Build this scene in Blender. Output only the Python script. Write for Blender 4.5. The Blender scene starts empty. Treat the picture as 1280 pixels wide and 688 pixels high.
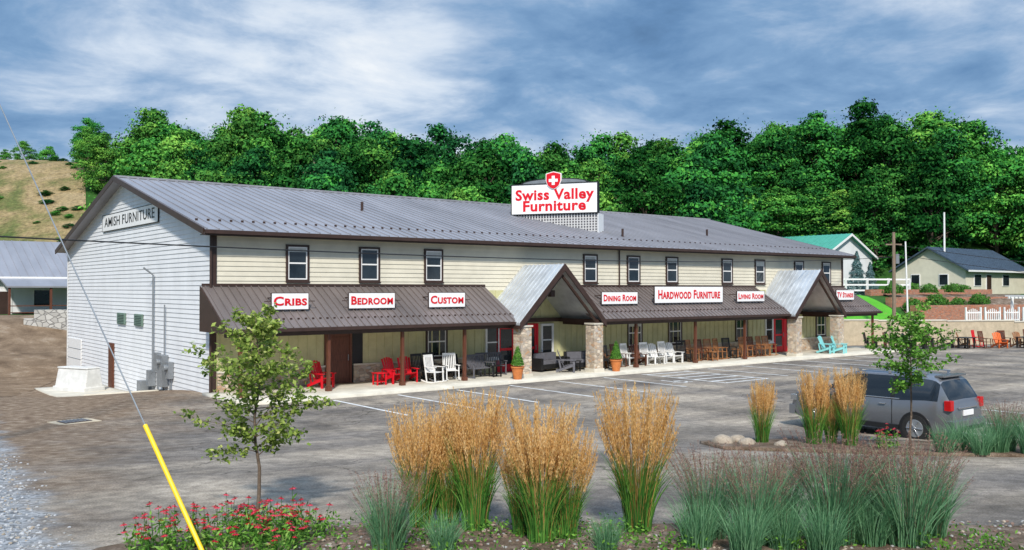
import bpy, math, random
import numpy as np
from mathutils import Vector, Matrix
random.seed(7); rng=np.random.default_rng(11)
S=bpy.context.scene
C=S.collection
S.view_settings.view_transform='Standard'
try: S.view_settings.look='None'
except: pass
S.view_settings.exposure=0
rad=math.radians
# survey axes: s = distance into the site, l = distance to the right
def W(s,l): return (.619*s+.785*l, .785*s-.619*l)
def ss(a,b,x):
    t=np.clip((np.asarray(x,float)-a)/(np.asarray(b,float)-a),0,1); return t*t*(3-2*t)
AZ=[-.9,-.46,-.42,-.3,-.2,-.1,0,.1,.2,.25,.28,.39,.5,.56,.7,1.2]
HM=[19.5,19.0,14.0,12.8,12.3,10.8,9.0,9.8,11.6,10.4,13,14.6,13,11,8,6]
def G(x,y):
    x=np.asarray(x,float); y=np.asarray(y,float)
    s=.619*x+.785*y; l=.785*x-.619*y
    r=26-s
    z=np.minimum(.062*(np.sqrt(r*r+4)+r)/2,3.0)
    az=l/np.maximum(s,20)
    Hm=np.interp(az,AZ,HM)
    a0=72+20*ss(.27,.34,az)
    hill=Hm*ss(a0,122,s)
    q=y+.35*(x-60)
    rt=3.5*ss(35,46,q)*ss(56.5,61,x)
    dip=-.95*ss(35,47,y)*ss(2,9,x)*(1-ss(14,18,x))*(1-ss(56,62,y))
    aa=46+16*ss(3,9,x)-6*(1-ss(-4,3,x)); lr=2.1*ss(aa,aa+20-11*ss(3,9,x),y)*(1-ss(25,40,x))
    return z+np.maximum(hill,rt)+dip+lr
def g(x,y): return float(G(x,y))

# ------------------------------------------------------------ materials
def newmat(name):
    m=bpy.data.materials.new(name); m.use_nodes=True
    nt=m.node_tree; nt.nodes.clear()
    out=nt.nodes.new('ShaderNodeOutputMaterial'); return m,nt,out
def N(nt,t,**k):
    n=nt.nodes.new(t)
    for a,b in k.items():
        if a.startswith('i_'): n.inputs[a[2:].replace('_',' ')].default_value=b
        else: setattr(n,a,b)
    return n
def ramp(nt,stops,interp='LINEAR'):
    r=nt.nodes.new('ShaderNodeValToRGB'); cr=r.color_ramp; cr.interpolation=interp
    while len(cr.elements)<len(stops): cr.elements.new(.5)
    for e,(p,c) in zip(cr.elements,stops):
        e.position=p; e.color=(c[0],c[1],c[2],1)
    return r
def mat(name,col,rough=.6,var=.12,scale=3.,metal=0.,bump=0.,bscale=40.,spec=.4,stretch=None):
    m,nt,out=newmat(name); L=nt.links
    b=N(nt,'ShaderNodeBsdfPrincipled'); b.inputs['Roughness'].default_value=rough
    b.inputs['Metallic'].default_value=metal; b.inputs['Specular IOR Level'].default_value=spec
    tc=N(nt,'ShaderNodeTexCoord'); mp=N(nt,'ShaderNodeMapping')
    if stretch: mp.inputs['Scale'].default_value=stretch
    L.new(tc.outputs['Object'],mp.inputs['Vector'])
    n=N(nt,'ShaderNodeTexNoise'); n.inputs['Scale'].default_value=scale; n.inputs['Detail'].default_value=6; n.inputs['Roughness'].default_value=.65
    L.new(mp.outputs[0],n.inputs['Vector'])
    lo=[c*(1-var*1.6) for c in col]; hi=[min(1,c*(1+var)) for c in col]
    r=ramp(nt,[(.3,lo),(.55,col),(.72,hi)])
    L.new(n.outputs['Fac'],r.inputs[0]); L.new(r.outputs[0],b.inputs['Base Color'])
    if bump>0:
        n2=N(nt,'ShaderNodeTexNoise'); n2.inputs['Scale'].default_value=bscale; n2.inputs['Detail'].default_value=4
        L.new(mp.outputs[0],n2.inputs['Vector'])
        bp=N(nt,'ShaderNodeBump'); bp.inputs['Strength'].default_value=bump; bp.inputs['Distance'].default_value=.03
        L.new(n2.outputs['Fac'],bp.inputs['Height']); L.new(bp.outputs[0],b.inputs['Normal'])
    L.new(b.outputs[0],out.inputs[0]); return m
def stonemat(name,cols,scale=4.,mortar=(.3,.27,.22)):
    m,nt,out=newmat(name); L=nt.links
    b=N(nt,'ShaderNodeBsdfPrincipled'); b.inputs['Roughness'].default_value=.85
    tc=N(nt,'ShaderNodeTexCoord'); mp=N(nt,'ShaderNodeMapping'); mp.inputs['Scale'].default_value=(1,1,1.6)
    L.new(tc.outputs['Object'],mp.inputs[0])
    v=N(nt,'ShaderNodeTexVoronoi'); v.inputs['Scale'].default_value=scale
    e=N(nt,'ShaderNodeTexVoronoi',feature='DISTANCE_TO_EDGE'); e.inputs['Scale'].default_value=scale
    L.new(mp.outputs[0],v.inputs['Vector']); L.new(mp.outputs[0],e.inputs['Vector'])
    sx=N(nt,'ShaderNodeSeparateColor'); L.new(v.outputs['Color'],sx.inputs[0])
    r=ramp(nt,[(i/(len(cols)-1),c) for i,c in enumerate(cols)]); L.new(sx.outputs[0],r.inputs[0])
    er=ramp(nt,[(.02,(0,0,0)),(.07,(1,1,1))]); L.new(e.outputs['Distance'],er.inputs[0])
    mx=N(nt,'ShaderNodeMix',data_type='RGBA'); L.new(er.outputs[0],mx.inputs[0]); mx.inputs[6].default_value=(*mortar,1); L.new(r.outputs[0],mx.inputs[7])
    L.new(mx.outputs[2],b.inputs['Base Color'])
    bp=N(nt,'ShaderNodeBump'); bp.inputs['Strength'].default_value=.8; bp.inputs['Distance'].default_value=.04
    L.new(er.outputs[0],bp.inputs['Height']); L.new(bp.outputs[0],b.inputs['Normal'])
    L.new(b.outputs[0],out.inputs[0]); return m
def leafmat(name,stops,objvar=.0,transl=.3,rough=.6,hue=0.):
    m,nt,out=newmat(name); L=nt.links
    at=N(nt,'ShaderNodeAttribute',attribute_name='col'); sx=N(nt,'ShaderNodeSeparateColor'); L.new(at.outputs['Color'],sx.inputs[0])
    oi=N(nt,'ShaderNodeObjectInfo')
    ad=N(nt,'ShaderNodeMath',operation='MULTIPLY_ADD'); L.new(oi.outputs['Random'],ad.inputs[0]); ad.inputs[1].default_value=objvar
    L.new(sx.outputs[0],ad.inputs[2])
    sb=N(nt,'ShaderNodeMath',operation='SUBTRACT'); L.new(ad.outputs[0],sb.inputs[0]); sb.inputs[1].default_value=objvar*.5
    r=ramp(nt,stops); L.new(sb.outputs[0],r.inputs[0]); colo=r.outputs[0]
    if hue>0:
        m7=N(nt,'ShaderNodeMath',operation='MULTIPLY'); L.new(oi.outputs['Random'],m7.inputs[0]); m7.inputs[1].default_value=7.31
        fr=N(nt,'ShaderNodeMath',operation='FRACT'); L.new(m7.outputs[0],fr.inputs[0])
        mh=N(nt,'ShaderNodeMapRange'); L.new(fr.outputs[0],mh.inputs[0]); mh.inputs[3].default_value=.5-hue; mh.inputs[4].default_value=.5+hue
        hs=N(nt,'ShaderNodeHueSaturation'); L.new(mh.outputs[0],hs.inputs['Hue']); L.new(colo,hs.inputs['Color']); colo=hs.outputs[0]
    if transl<=0:
        b=N(nt,'ShaderNodeBsdfDiffuse'); L.new(colo,b.inputs[0]); L.new(b.outputs[0],out.inputs[0]); return m
    b=N(nt,'ShaderNodeBsdfPrincipled'); b.inputs['Roughness'].default_value=rough; b.inputs['Specular IOR Level'].default_value=.2
    L.new(colo,b.inputs['Base Color'])
    t=N(nt,'ShaderNodeBsdfTranslucent'); L.new(colo,t.inputs[0])
    mx=N(nt,'ShaderNodeMixShader'); mx.inputs[0].default_value=transl
    L.new(b.outputs[0],mx.inputs[1]); L.new(t.outputs[0],mx.inputs[2]); L.new(mx.outputs[0],out.inputs[0]); return m
def groundmat(name,stops,scale=.5,fine=25.,fineamt=.35,bump=.4,cracks=False,rough=.9,bd=.03):
    m,nt,out=newmat(name); L=nt.links
    b=N(nt,'ShaderNodeBsdfPrincipled'); b.inputs['Roughness'].default_value=rough; b.inputs['Specular IOR Level'].default_value=.2
    tc=N(nt,'ShaderNodeTexCoord')
    n=N(nt,'ShaderNodeTexNoise'); n.inputs['Scale'].default_value=scale; n.inputs['Detail'].default_value=8; n.inputs['Roughness'].default_value=.6; n.inputs['Distortion'].default_value=.4
    L.new(tc.outputs['Object'],n.inputs['Vector'])
    r=ramp(nt,stops); L.new(n.outputs['Fac'],r.inputs[0])
    f=N(nt,'ShaderNodeTexNoise'); f.inputs['Scale'].default_value=fine; f.inputs['Detail'].default_value=5; f.inputs['Roughness'].default_value=.75
    L.new(tc.outputs['Object'],f.inputs['Vector'])
    fr=ramp(nt,[(.3,(1-fineamt,)*3),(.7,(1+fineamt,)*3)]); L.new(f.outputs['Fac'],fr.inputs[0])
    mx=N(nt,'ShaderNodeMix',data_type='RGBA',blend_type='MULTIPLY'); mx.inputs[0].default_value=1
    L.new(r.outputs[0],mx.inputs[6]); L.new(fr.outputs[0],mx.inputs[7]); last=mx.outputs[2]
    if cracks:
        d=N(nt,'ShaderNodeTexNoise'); d.inputs['Scale'].default_value=.7; d.inputs['Detail'].default_value=5
        L.new(tc.outputs['Object'],d.inputs['Vector'])
        va=N(nt,'ShaderNodeVectorMath',operation='MULTIPLY_ADD'); L.new(d.outputs['Color'],va.inputs[0]); va.inputs[1].default_value=(2.2,2.2,2.2); L.new(tc.outputs['Object'],va.inputs[2])
        e=N(nt,'ShaderNodeTexVoronoi',feature='DISTANCE_TO_EDGE'); e.inputs['Scale'].default_value=.22; L.new(va.outputs[0],e.inputs['Vector'])
        er=ramp(nt,[(.0,(.45,.45,.45)),(.007,(1,1,1))]); L.new(e.outputs['Distance'],er.inputs[0])
        def mul(a,b_):
            q=N(nt,'ShaderNodeMix',data_type='RGBA',blend_type='MULTIPLY'); q.inputs[0].default_value=1; L.new(a,q.inputs[6]); L.new(b_,q.inputs[7]); return q.outputs[2]
        last=mul(last,er.outputs[0])
        for rz,sc,lo,hi in ((12,(.05,.55,1),(.70,.70,.71),(1.2,1.17,1.1)),(-38,(.6,.06,1),(.8,.8,.82),(1.14,1.11,1.08)),(0,(3.5,3.5,1),(.80,.80,.80),(1.14,1.14,1.14))):
            mp=N(nt,'ShaderNodeMapping'); mp.inputs['Rotation'].default_value=(0,0,rad(rz)); mp.inputs['Scale'].default_value=sc
            L.new(tc.outputs['Object'],mp.inputs[0])
            w=N(nt,'ShaderNodeTexNoise'); w.inputs['Scale'].default_value=1.; w.inputs['Detail'].default_value=5; L.new(mp.outputs[0],w.inputs['Vector'])
            wr=ramp(nt,[(.38,lo),(.6,hi)]); L.new(w.outputs['Fac'],wr.inputs[0]); last=mul(last,wr.outputs[0])
        def dist(vx,vy,off,amp,nscale):
            dt=N(nt,'ShaderNodeVectorMath',operation='DOT_PRODUCT'); L.new(tc.outputs['Object'],dt.inputs[0]); dt.inputs[1].default_value=(vx,vy,0)
            nn=N(nt,'ShaderNodeTexNoise'); nn.inputs['Scale'].default_value=nscale; nn.inputs['Detail'].default_value=7; nn.inputs['Roughness'].default_value=.65; L.new(tc.outputs['Object'],nn.inputs['Vector'])
            a=N(nt,'ShaderNodeMath',operation='MULTIPLY_ADD'); L.new(nn.outputs[0],a.inputs[0]); a.inputs[1].default_value=amp; L.new(dt.outputs['Value'],a.inputs[2])
            c=N(nt,'ShaderNodeMath',operation='ADD'); L.new(a.outputs[0],c.inputs[0]); c.inputs[1].default_value=off-amp*.5; return c.outputs[0]
        def mask(val,a,b_):
            q=N(nt,'ShaderNodeMapRange'); q.interpolation_type='SMOOTHSTEP'; L.new(val,q.inputs[0]); q.inputs[1].default_value=a; q.inputs[2].default_value=b_; q.inputs[3].default_value=1; q.inputs[4].default_value=0; return q.outputs[0]
        def over(base,fac,colr):
            q=N(nt,'ShaderNodeMix',data_type='RGBA'); L.new(fac,q.inputs[0]); L.new(base,q.inputs[6]); L.new(colr,q.inputs[7]); return q.outputs[2]
        dr=ramp(nt,[(.3,(.13,.085,.055)),(.55,(.235,.17,.115)),(.72,(.33,.26,.19))]); L.new(w.outputs['Fac'],dr.inputs[0]); dc=mul(dr.outputs[0],fr.outputs[0])
        last=over(last,mask(dist(.785+.2*.619,-.619+.2*.785,5.4,8,.45),-2.5,2.8),dc)
        gf=N(nt,'ShaderNodeTexVoronoi'); gf.inputs['Scale'].default_value=16; L.new(tc.outputs['Object'],gf.inputs['Vector'])
        gs_=N(nt,'ShaderNodeSeparateColor'); L.new(gf.outputs['Color'],gs_.inputs[0])
        gr=ramp(nt,[(0,(.13,.135,.14)),(.4,(.26,.27,.28)),(1,(.45,.46,.47))]); L.new(gs_.outputs[0],gr.inputs[0])
        last=over(last,mask(dist(.785+.632*.619,-.619+.632*.785,-1.5,2.8,.7),-.5,.5),gr.outputs[0])
    L.new(last,b.inputs['Base Color'])
    bp=N(nt,'ShaderNodeBump'); bp.inputs['Strength'].default_value=bump; bp.inputs['Distance'].default_value=bd
    L.new(f.outputs['Fac'],bp.inputs['Height']); L.new(bp.outputs[0],b.inputs['Normal'])
    L.new(b.outputs[0],out.inputs[0]); return m

M={}
M['siding_w']=mat('white_siding',(.74,.75,.76),.5,.06,1.2,stretch=(1,1,.4))
M['siding_c']=mat('cream_siding',(.68,.64,.52),.5,.07,1.2)
M['batten']=mat('board_batten',(.56,.54,.30),.6,.1,2)
M['brown']=mat('brown_trim',(.05,.028,.022),.45,.15,3)
M['roof']=mat('metal_roof',(.31,.31,.335),.45,.14,.6,metal=.2,stretch=(1,.25,.25))
M['porchroof']=mat('porch_metal_roof',(.19,.16,.15),.42,.18,.8,metal=.2,stretch=(1,.25,.25))
M['galv']=mat('galvalume_roof',(.55,.58,.6),.35,.15,1.5,metal=.3)
M['white']=mat('white_paint',(.8,.8,.79),.45,.04,4)
M['signwhite']=mat('sign_white',(.84,.84,.84),.4,.02,3)
M['red']=mat('red_paint',(.66,.006,.018),.4,.04,4)
M['black']=mat('black_paint',(.015,.015,.016),.45,.1,4)
M['glass']=mat('window_glass',(.018,.026,.032),.06,.5,.8,spec=.7)
M['blind']=mat('window_blind',(.5,.52,.5),.6,.1,5)
M['wood']=mat('dark_wood',(.13,.045,.024),.5,.3,5,stretch=(6,6,.6))
M['tan']=mat('tan_wood',(.34,.15,.06),.5,.3,5)
M['conc']=mat('concrete',(.60,.56,.47),.85,.14,1.4,bump=.3)
M['concw']=mat('pale_concrete',(.64,.64,.62),.8,.12,2.5,bump=.2)
M['tanwall']=mat('tan_block_wall',(.5,.42,.3),.85,.15,2.5,bump=.3)
M['stone']=stonemat('field_stone',[(.6,.48,.34),(.34,.27,.21),(.7,.6,.47),(.46,.28,.16),(.52,.49,.45)],5,(.5,.44,.36))
M['block']=stonemat('block_wall',[(.40,.39,.36),(.5,.49,.46),(.34,.33,.31)],2.2,(.22,.21,.2))
M['brick']=stonemat('brick_terrace',[(.40,.14,.07),(.5,.22,.13),(.32,.15,.1)],5,(.36,.27,.22))
M['grey']=mat('grey_metal',(.26,.28,.3),.4,.1,4,metal=.4)
M['cush']=mat('grey_cushion',(.13,.13,.15),.9,.15,8)
M['orange']=mat('orange_poly',(.68,.13,.02),.5,.08,4)
M['turq']=mat('turquoise_poly',(.24,.62,.64),.5,.08,4)
M['terra']=mat('terracotta',(.55,.18,.05),.7,.15,5)
M['yellow']=mat('yellow_plastic',(.9,.58,.01),.4,.04,4)
M['green_paint']=mat('green_grey_paint',(.13,.2,.16),.6,.1,4)
M['lattice']=mat('lattice_panel',(.6,.6,.6),.5,.1,20)
M['teal']=mat('teal_roof',(.08,.36,.28),.45,.1,2)
M['blueroof']=mat('blue_grey_shingle',(.05,.08,.12),.8,.25,3)
M['bark']=mat('bark',(.15,.11,.08),.9,.3,8,bump=.6)
M['pole']=mat('weathered_pole',(.24,.18,.13),.85,.25,4,stretch=(6,6,.5))
M['line']=mat('worn_road_paint',(.74,.74,.72),.7,.25,3.5)
M['soffit']=mat('soffit',(.56,.53,.40),.6,.08,3)
M['mulch']=groundmat('mulch_bed',[(.35,(.09,.06,.038)),(.55,(.19,.14,.10)),(.7,(.3,.25,.2))],2.5,30,.5,.9)
M['asphalt']=groundmat('asphalt',[(.3,(.175,.154,.13)),(.5,(.26,.231,.198)),(.68,(.35,.312,.268))],.35,30,.5,.8,True)
M['dirt']=groundmat('bare_dirt',[(.32,(.12,.08,.05)),(.55,(.22,.155,.10)),(.7,(.32,.25,.18))],.8,12,.35,.7)
M['bank']=groundmat('dry_bank',[(.32,(.08,.14,.03)),(.43,(.20,.19,.07)),(.53,(.38,.28,.14)),(.72,(.46,.36,.22))],.13,2.5,.5,.9,bd=.5)
M['grass']=groundmat('grass_ground',[(.3,(.015,.06,.01)),(.6,(.03,.10,.015)),(.75,(.07,.14,.03))],.5,9,.4,.8)
M['lawn']=groundmat('lawn',[(.3,(.07,.30,.02)),(.6,(.10,.38,.03)),(.75,(.15,.44,.06))],.6,14,.3,.6)

# ------------------------------------------------------------ mesh helpers
class MB:
    def __init__(s): s.v=[];s.f=[];s.m=[]
    def poly(s,pts,mi=0):
        b=len(s.v); s.v+= [tuple(p) for p in pts]; s.f.append(tuple(range(b,b+len(pts)))); s.m.append(mi)
    def hexa(s,p,mi=0):
        b=len(s.v); s.v+=[tuple(q) for q in p]
        for q in ((0,3,2,1),(4,5,6,7),(0,1,5,4),(1,2,6,5),(2,3,7,6),(3,0,4,7)):
            s.f.append(tuple(b+i for i in q)); s.m.append(mi)
    def box(s,x0,x1,y0,y1,z0,z1,mi=0):
        s.hexa([(x0,y0,z0),(x1,y0,z0),(x1,y1,z0),(x0,y1,z0),(x0,y0,z1),(x1,y0,z1),(x1,y1,z1),(x0,y1,z1)],mi)
    def beam(s,p,q,w,h,mi=0,up=(0,0,1)):
        p=Vector(p);q=Vector(q);d=(q-p).normalized();u=Vector(up)
        a=d.cross(u)
        if a.length<1e-4: a=d.cross(Vector((1,0,0)))
        a.normalize(); c=a.cross(d).normalized(); a*=w/2;c*=h/2
        s.hexa([p-a-c,p+a-c,q+a-c,q-a-c,p-a+c,p+a+c,q+a+c,q-a+c],mi)
    def cyl(s,p,q,r0,r1=None,n=10,mi=0,cap=True):
        r1=r0 if r1 is None else r1
        p=Vector(p);q=Vector(q);d=(q-p).normalized();a=d.orthogonal().normalized();c=d.cross(a);b=len(s.v)
        for o,r in((p,r0),(q,r1)):
            for i in range(n):
                t=2*math.pi*i/n; s.v.append(tuple(o+a*math.cos(t)*r+c*math.sin(t)*r))
        for i in range(n):
            j=(i+1)%n; s.f.append((b+i,b+j,b+n+j,b+n+i)); s.m.append(mi)
        if cap:
            s.f.append(tuple(b+n-1-i for i in range(n))); s.m.append(mi)
            s.f.append(tuple(b+n+i for i in range(n))); s.m.append(mi)
    def prism(s,pts,off,mi=0):
        n=len(pts);b=len(s.v);o=Vector(off)
        s.v+=[tuple(p) for p in pts]+[tuple(Vector(p)+o) for p in pts]
        s.f.append(tuple(b+n-1-i for i in range(n)));s.m.append(mi)
        s.f.append(tuple(b+n+i for i in range(n)));s.m.append(mi)
        for i in range(n):
            j=(i+1)%n; s.f.append((b+i,b+j,b+n+j,b+n+i)); s.m.append(mi)
    def mesh(s,name,mats,smooth=False,recalc=True):
        me=bpy.data.meshes.new(name); me.from_pydata(s.v,[],s.f)
        for m in mats: me.materials.append(M[m] if isinstance(m,str) else m)
        me.polygons.foreach_set('material_index',s.m)
        if recalc:
            import bmesh
            bm=bmesh.new(); bm.from_mesh(me); bmesh.ops.recalc_face_normals(bm,faces=bm.faces); bm.to_mesh(me); bm.free()
        if smooth:
            me.polygons.foreach_set('use_smooth',[True]*len(s.f))
            try: me.set_sharp_from_angle(angle=rad(35))
            except: pass
        me.update(); return me
    def obj(s,name,mats,parent=None,loc=(0,0,0),rz=0,smooth=False,bevel=0,recalc=True):
        return place(name,s.mesh(name,mats,smooth,recalc),loc,rz,parent,bevel=bevel)
def place(name,me,loc=(0,0,0),rz=0,parent=None,sc=1,bevel=0):
    o=bpy.data.objects.new(name,me); C.objects.link(o); o.location=loc; o.rotation_euler=(0,0,rz)
    o.scale=(sc,)*3 if not hasattr(sc,'__len__') else sc
    if parent: o.parent=parent
    if bevel:
        b=o.modifiers.new('b','BEVEL'); b.width=bevel; b.segments=2; b.limit_method='ANGLE'
    return o
def empty(name,loc=(0,0,0),rz=0):
    o=bpy.data.objects.new(name,None); C.objects.link(o); o.location=loc; o.rotation_euler=(0,0,rz); o.empty_display_size=.2; return o
def npmesh(name,V,F,mats,mi=None,col=None):
    me=bpy.data.meshes.new(name); n=len(V); m=len(F)
    me.vertices.add(n); me.vertices.foreach_set('co',np.ascontiguousarray(V,dtype=np.float32).ravel())
    me.loops.add(m*4); me.loops.foreach_set('vertex_index',np.ascontiguousarray(F,dtype=np.int32).ravel())
    me.polygons.add(m); me.polygons.foreach_set('loop_start',np.arange(0,m*4,4,dtype=np.int32))
    try: me.polygons.foreach_set('loop_total',np.full(m,4,dtype=np.int32))
    except Exception: pass
    for q in mats: me.materials.append(M[q] if isinstance(q,str) else q)
    if mi is not None: me.polygons.foreach_set('material_index',np.ascontiguousarray(mi,dtype=np.int32))
    me.update(calc_edges=True)
    if col is not None:
        a=me.attributes.new('col','FLOAT_COLOR','POINT'); c=np.ones((n,4),np.float32); c[:,:3]=np.asarray(col)[:,None]; a.data.foreach_set('color',c.ravel())
    me.validate(); return me
class NB:
    def __init__(s): s.V=[];s.F=[];s.M=[];s.c=[];s.n=0
    def add(s,V,F,mi,c):
        s.V.append(V);s.F.append(F+s.n);s.M.append(np.full(len(F),mi));s.c.append(c);s.n+=len(V)
    def leaves(s,P,Nn,L,Wd,mi,c,up=None):
        n=len(P); r=rng.normal(size=(n,3)) if up is None else up
        u=np.cross(Nn,r); u/=np.linalg.norm(u,axis=1)[:,None]+1e-9
        v=np.cross(Nn,u); v/=np.linalg.norm(v,axis=1)[:,None]+1e-9
        L=np.broadcast_to(L,(n,))[:,None];Wd=np.broadcast_to(Wd,(n,))[:,None]
        V=np.stack([P-u*L,P+v*Wd,P+u*L,P-v*Wd],1).reshape(-1,3)
        s.add(V,np.arange(4*n).reshape(n,4),mi,np.repeat(np.broadcast_to(c,(n,)),4))
    def ribbons(s,P,wd,face,mi,c):
        n,k,_=P.shape
        A=P-face[:,None,:]*wd[...,None]; B=P+face[:,None,:]*wd[...,None]
        V=np.stack([A,B],2).reshape(n*k*2,3)
        i=np.arange(n)[:,None]*k*2+np.arange(k-1)[None]*2
        F=np.stack([i,i+1,i+3,i+2],-1).reshape(-1,4)
        s.add(V,F,mi,np.repeat(c,k*2) if np.ndim(c)==1 else np.repeat(c.ravel(),2))
    def tube(s,p,q,r0,r1,n=6,mi=0,c=.5):
        p=Vector(p);q=Vector(q);d=(q-p).normalized();a=d.orthogonal().normalized();b=d.cross(a)
        V=[]
        for o,r in((p,r0),(q,r1)):
            for i in range(n):
                t=2*math.pi*i/n; V.append(o+a*math.cos(t)*r+b*math.sin(t)*r)
        F=[(i,(i+1)%n,n+(i+1)%n,n+i) for i in range(n)]
        s.add(np.array([tuple(v) for v in V]),np.array(F),mi,np.full(len(V),c))
    def mesh(s,name,mats): return npmesh(name,np.concatenate(s.V),np.concatenate(s.F),mats,np.concatenate(s.M),np.concatenate(s.c))

def gridmesh(xs,ys,dz=0.,rough=0):
    X,Y=np.meshgrid(xs,ys); Z=G(X,Y)+dz
    V=np.stack([X,Y,Z],-1).reshape(-1,3); nx=len(xs)
    i=np.arange(len(ys)-1)[:,None]*nx+np.arange(nx-1)[None]
    F=np.stack([i,i+1,i+nx+1,i+nx],-1).reshape(-1,4); return V,F
def sheet(name,poly,dz,m,res=1.5,parent=None,thick=0):
    import bmesh
    xs=[p[0] for p in poly]; ys=[p[1] for p in poly]
    x0=math.floor(min(xs)/res)*res; y0=math.floor(min(ys)/res)*res
    V,F=gridmesh(np.arange(x0,max(xs)+res,res),np.arange(y0,max(ys)+res,res))
    me=npmesh(name,V,F,[m]); bm=bmesh.new(); bm.from_mesh(me)
    cx=sum(xs)/len(xs); cy=sum(ys)/len(ys)
    for i in range(len(poly)):
        a=poly[i]; b=poly[(i+1)%len(poly)]; d=(b[0]-a[0],b[1]-a[1]); n=Vector((-d[1],d[0],0))
        if n.dot(Vector((cx-a[0],cy-a[1],0)))>0: n=-n
        bmesh.ops.bisect_plane(bm,geom=bm.verts[:]+bm.edges[:]+bm.faces[:],plane_co=(a[0],a[1],0),plane_no=n,clear_outer=True)
    for v in bm.verts: v.co.z=g(v.co.x,v.co.y)+dz
    if thick:
        r=bmesh.ops.extrude_face_region(bm,geom=bm.faces[:])
        for e in r['geom']:
            if isinstance(e,bmesh.types.BMVert): e.co.z-=thick
        bmesh.ops.recalc_face_normals(bm,faces=bm.faces)
    bm.to_mesh(me); bm.free(); return place(name,me,parent=parent)

# ------------------------------------------------------------ ground
far=[200,260,340,450,600,850,1200,1700]
xs=np.array([-x for x in far[::-1]]+list(np.arange(-70,185,1.5))+far[0:]); xs=np.unique(xs); 
ys=np.array([-x for x in far[::-1]]+list(np.arange(-30,185,1.5))+far[0:]); ys=np.unique(ys)
V,F=gridmesh(xs,ys); gm=npmesh('ground',V,F,['grass']); gm.polygons.foreach_set('use_smooth',[True]*len(F)); place('ground',gm)
PL=[W(7,-24),W(7,30),W(40,60),W(68,45),W(70,10),W(50,-26),W(38,-30)]
sheet('parking_lot',PL,.03,'asphalt')
sheet('dirt_slope',[W(37,-21.5),W(50,-25),W(66,-31),W(66,-60),W(34,-40),W(31,-25)],.05,'dirt')
sheet('dry_hillside',[W(70,-34),W(80,-37.5),W(122,-58),W(128,-61),W(128,-110),W(70,-70)],.08,'bank')
sheet('lawn',[(57,37.2),(66,33.5),(69,36.6),(72,47),(66,50),(57,47)],.06,'lawn',1.)
sheet('terrace_bed',[(66.2,33.2),(84,31),(88,37),(84,47),(72.3,47),(69.2,36.6)],.06,'mulch',1.)
sheet('planting_bed',[W(12.1,-3.9),W(12.5,-2),W(12.3,1.5),W(12.2,4),W(12.3,8),W(9,10),W(6,8),W(6,-5),W(10.7,-4.9)],.07,'mulch',.5)
sheet('planting_strip',[W(20.9,4.9),W(22.2,4.6),W(22.8,7),W(20.9,17),W(18.6,18),W(19.8,9)],.10,'mulch',.5,thick=.12)
sheet('sidewalk',[(12.0,30.1),(56.8,30.1),(56.8,34.2),(12.0,34.2)],.13,'conc',1.5,thick=.3)
pm=MB()
def stripe(x0,y0,x1,y1,w=.13):
    d=Vector((x1-x0,y1-y0)); n=max(1,int(d.length/1.5)); p=Vector((-d.y,d.x)).normalized()*w/2
    for i in range(n):
        a=Vector((x0,y0))+d*i/n; b=Vector((x0,y0))+d*(i+1)/n
        pts=[a-p,b-p,b+p,a+p]; pm.poly([(q.x,q.y,g(q.x,q.y)+.037) for q in pts])
for x in [15.2,17.9,20.6,23.3,26,]: stripe(x,29.7,x+.0,24.6)
for x in [36.,38.7,41.4,44.1,46.8,49.5,52.2]: stripe(x,29.7,x,25)
for x in [28.7,31.2,34.2]: stripe(x,29.7,x,24.8)
stripe(31.2,24.8,34.2,24.8)
for i in range(5): stripe(31.25,25.6+i*.95,34.1,24.9+i*.95+.6,.16)
cx,cy=29.9,26.4
for a in range(10):
    t0=math.radians(200+a*22); t1=math.radians(222+a*22); stripe(cx+.45*math.cos(t0),cy+.45*math.sin(t0),cx+.45*math.cos(t1),cy+.45*math.sin(t1),.1)
stripe(cx-.1,cy+.1,cx-.1,cy+.8,.12); stripe(cx-.1,cy+.1,cx+.4,cy+.1,.12); stripe(cx+.4,cy+.1,cx+.6,cy-.4,.12)
for x in [24.9,27.8,31]: stripe(x,9,x,14.5)
pm.obj('parking_markings',['line'],recalc=False)
sd=MB(); sx,sy=W(27.3,-13.2); sd.box(-.6,.6,-.5,.5,-.1,.045,0); sd.box(-.4,.4,-.3,.3,.045,.06,1)
for i in range(7): sd.box(-.36+i*.11,-.32+i*.11,-.28,.28,.06,.075,2)
sd.obj('storm_drain',['tanwall','brown','grey'],loc=(sx,sy,g(sx,sy)+.0),rz=.2)

# ------------------------------------------------------------ main building
B=empty('furniture_store_building')
X0,X1,Y0,Y1=12.35,55.2,34.06,57.7; YM=(Y0+Y1)/2; SL=.254
def zr(y): return 6.45+SL*((y if y<=YM else 2*YM-y)-Y0)
wall=MB(); e=.19
def lap_front(mb,x0,x1,z0,z1,y,mi):
    z=z0
    while z<z1-.01:
        t=min(z+e,z1); mb.poly([(x0,y-.03,z),(x1,y-.03,z),(x1,y-.002,t),(x0,y-.002,t)],mi); mb.poly([(x0,y,z),(x1,y,z),(x1,y-.03,z),(x0,y-.03,z)],mi); z+=e
lap_front(wall,X0,X1,4.0,6.4,Y0,1)
def yl(z): return Y0+max(0,(z-6.33)/SL)
for side,x,sg in ((0,X0,-1),(1,X1,1)):
    z=-1.3
    while z<9.3:
        t=z+e; a,b=yl(z),yl(t)
        if b>YM: b=YM
        wall.poly([(x+sg*.03,2*YM-a if z>6.33 else Y1,z),(x+sg*.03,a,z),(x+sg*.002,b,t),(x+sg*.002,2*YM-b if t>6.33 else Y1,t)],0)
        wall.poly([(x,Y1 if z<=6.33 else 2*YM-a,z),(x,a,z),(x+sg*.03,a,z),(x+sg*.03,Y1 if z<=6.33 else 2*YM-a,z)],0)
        z+=e
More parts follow.
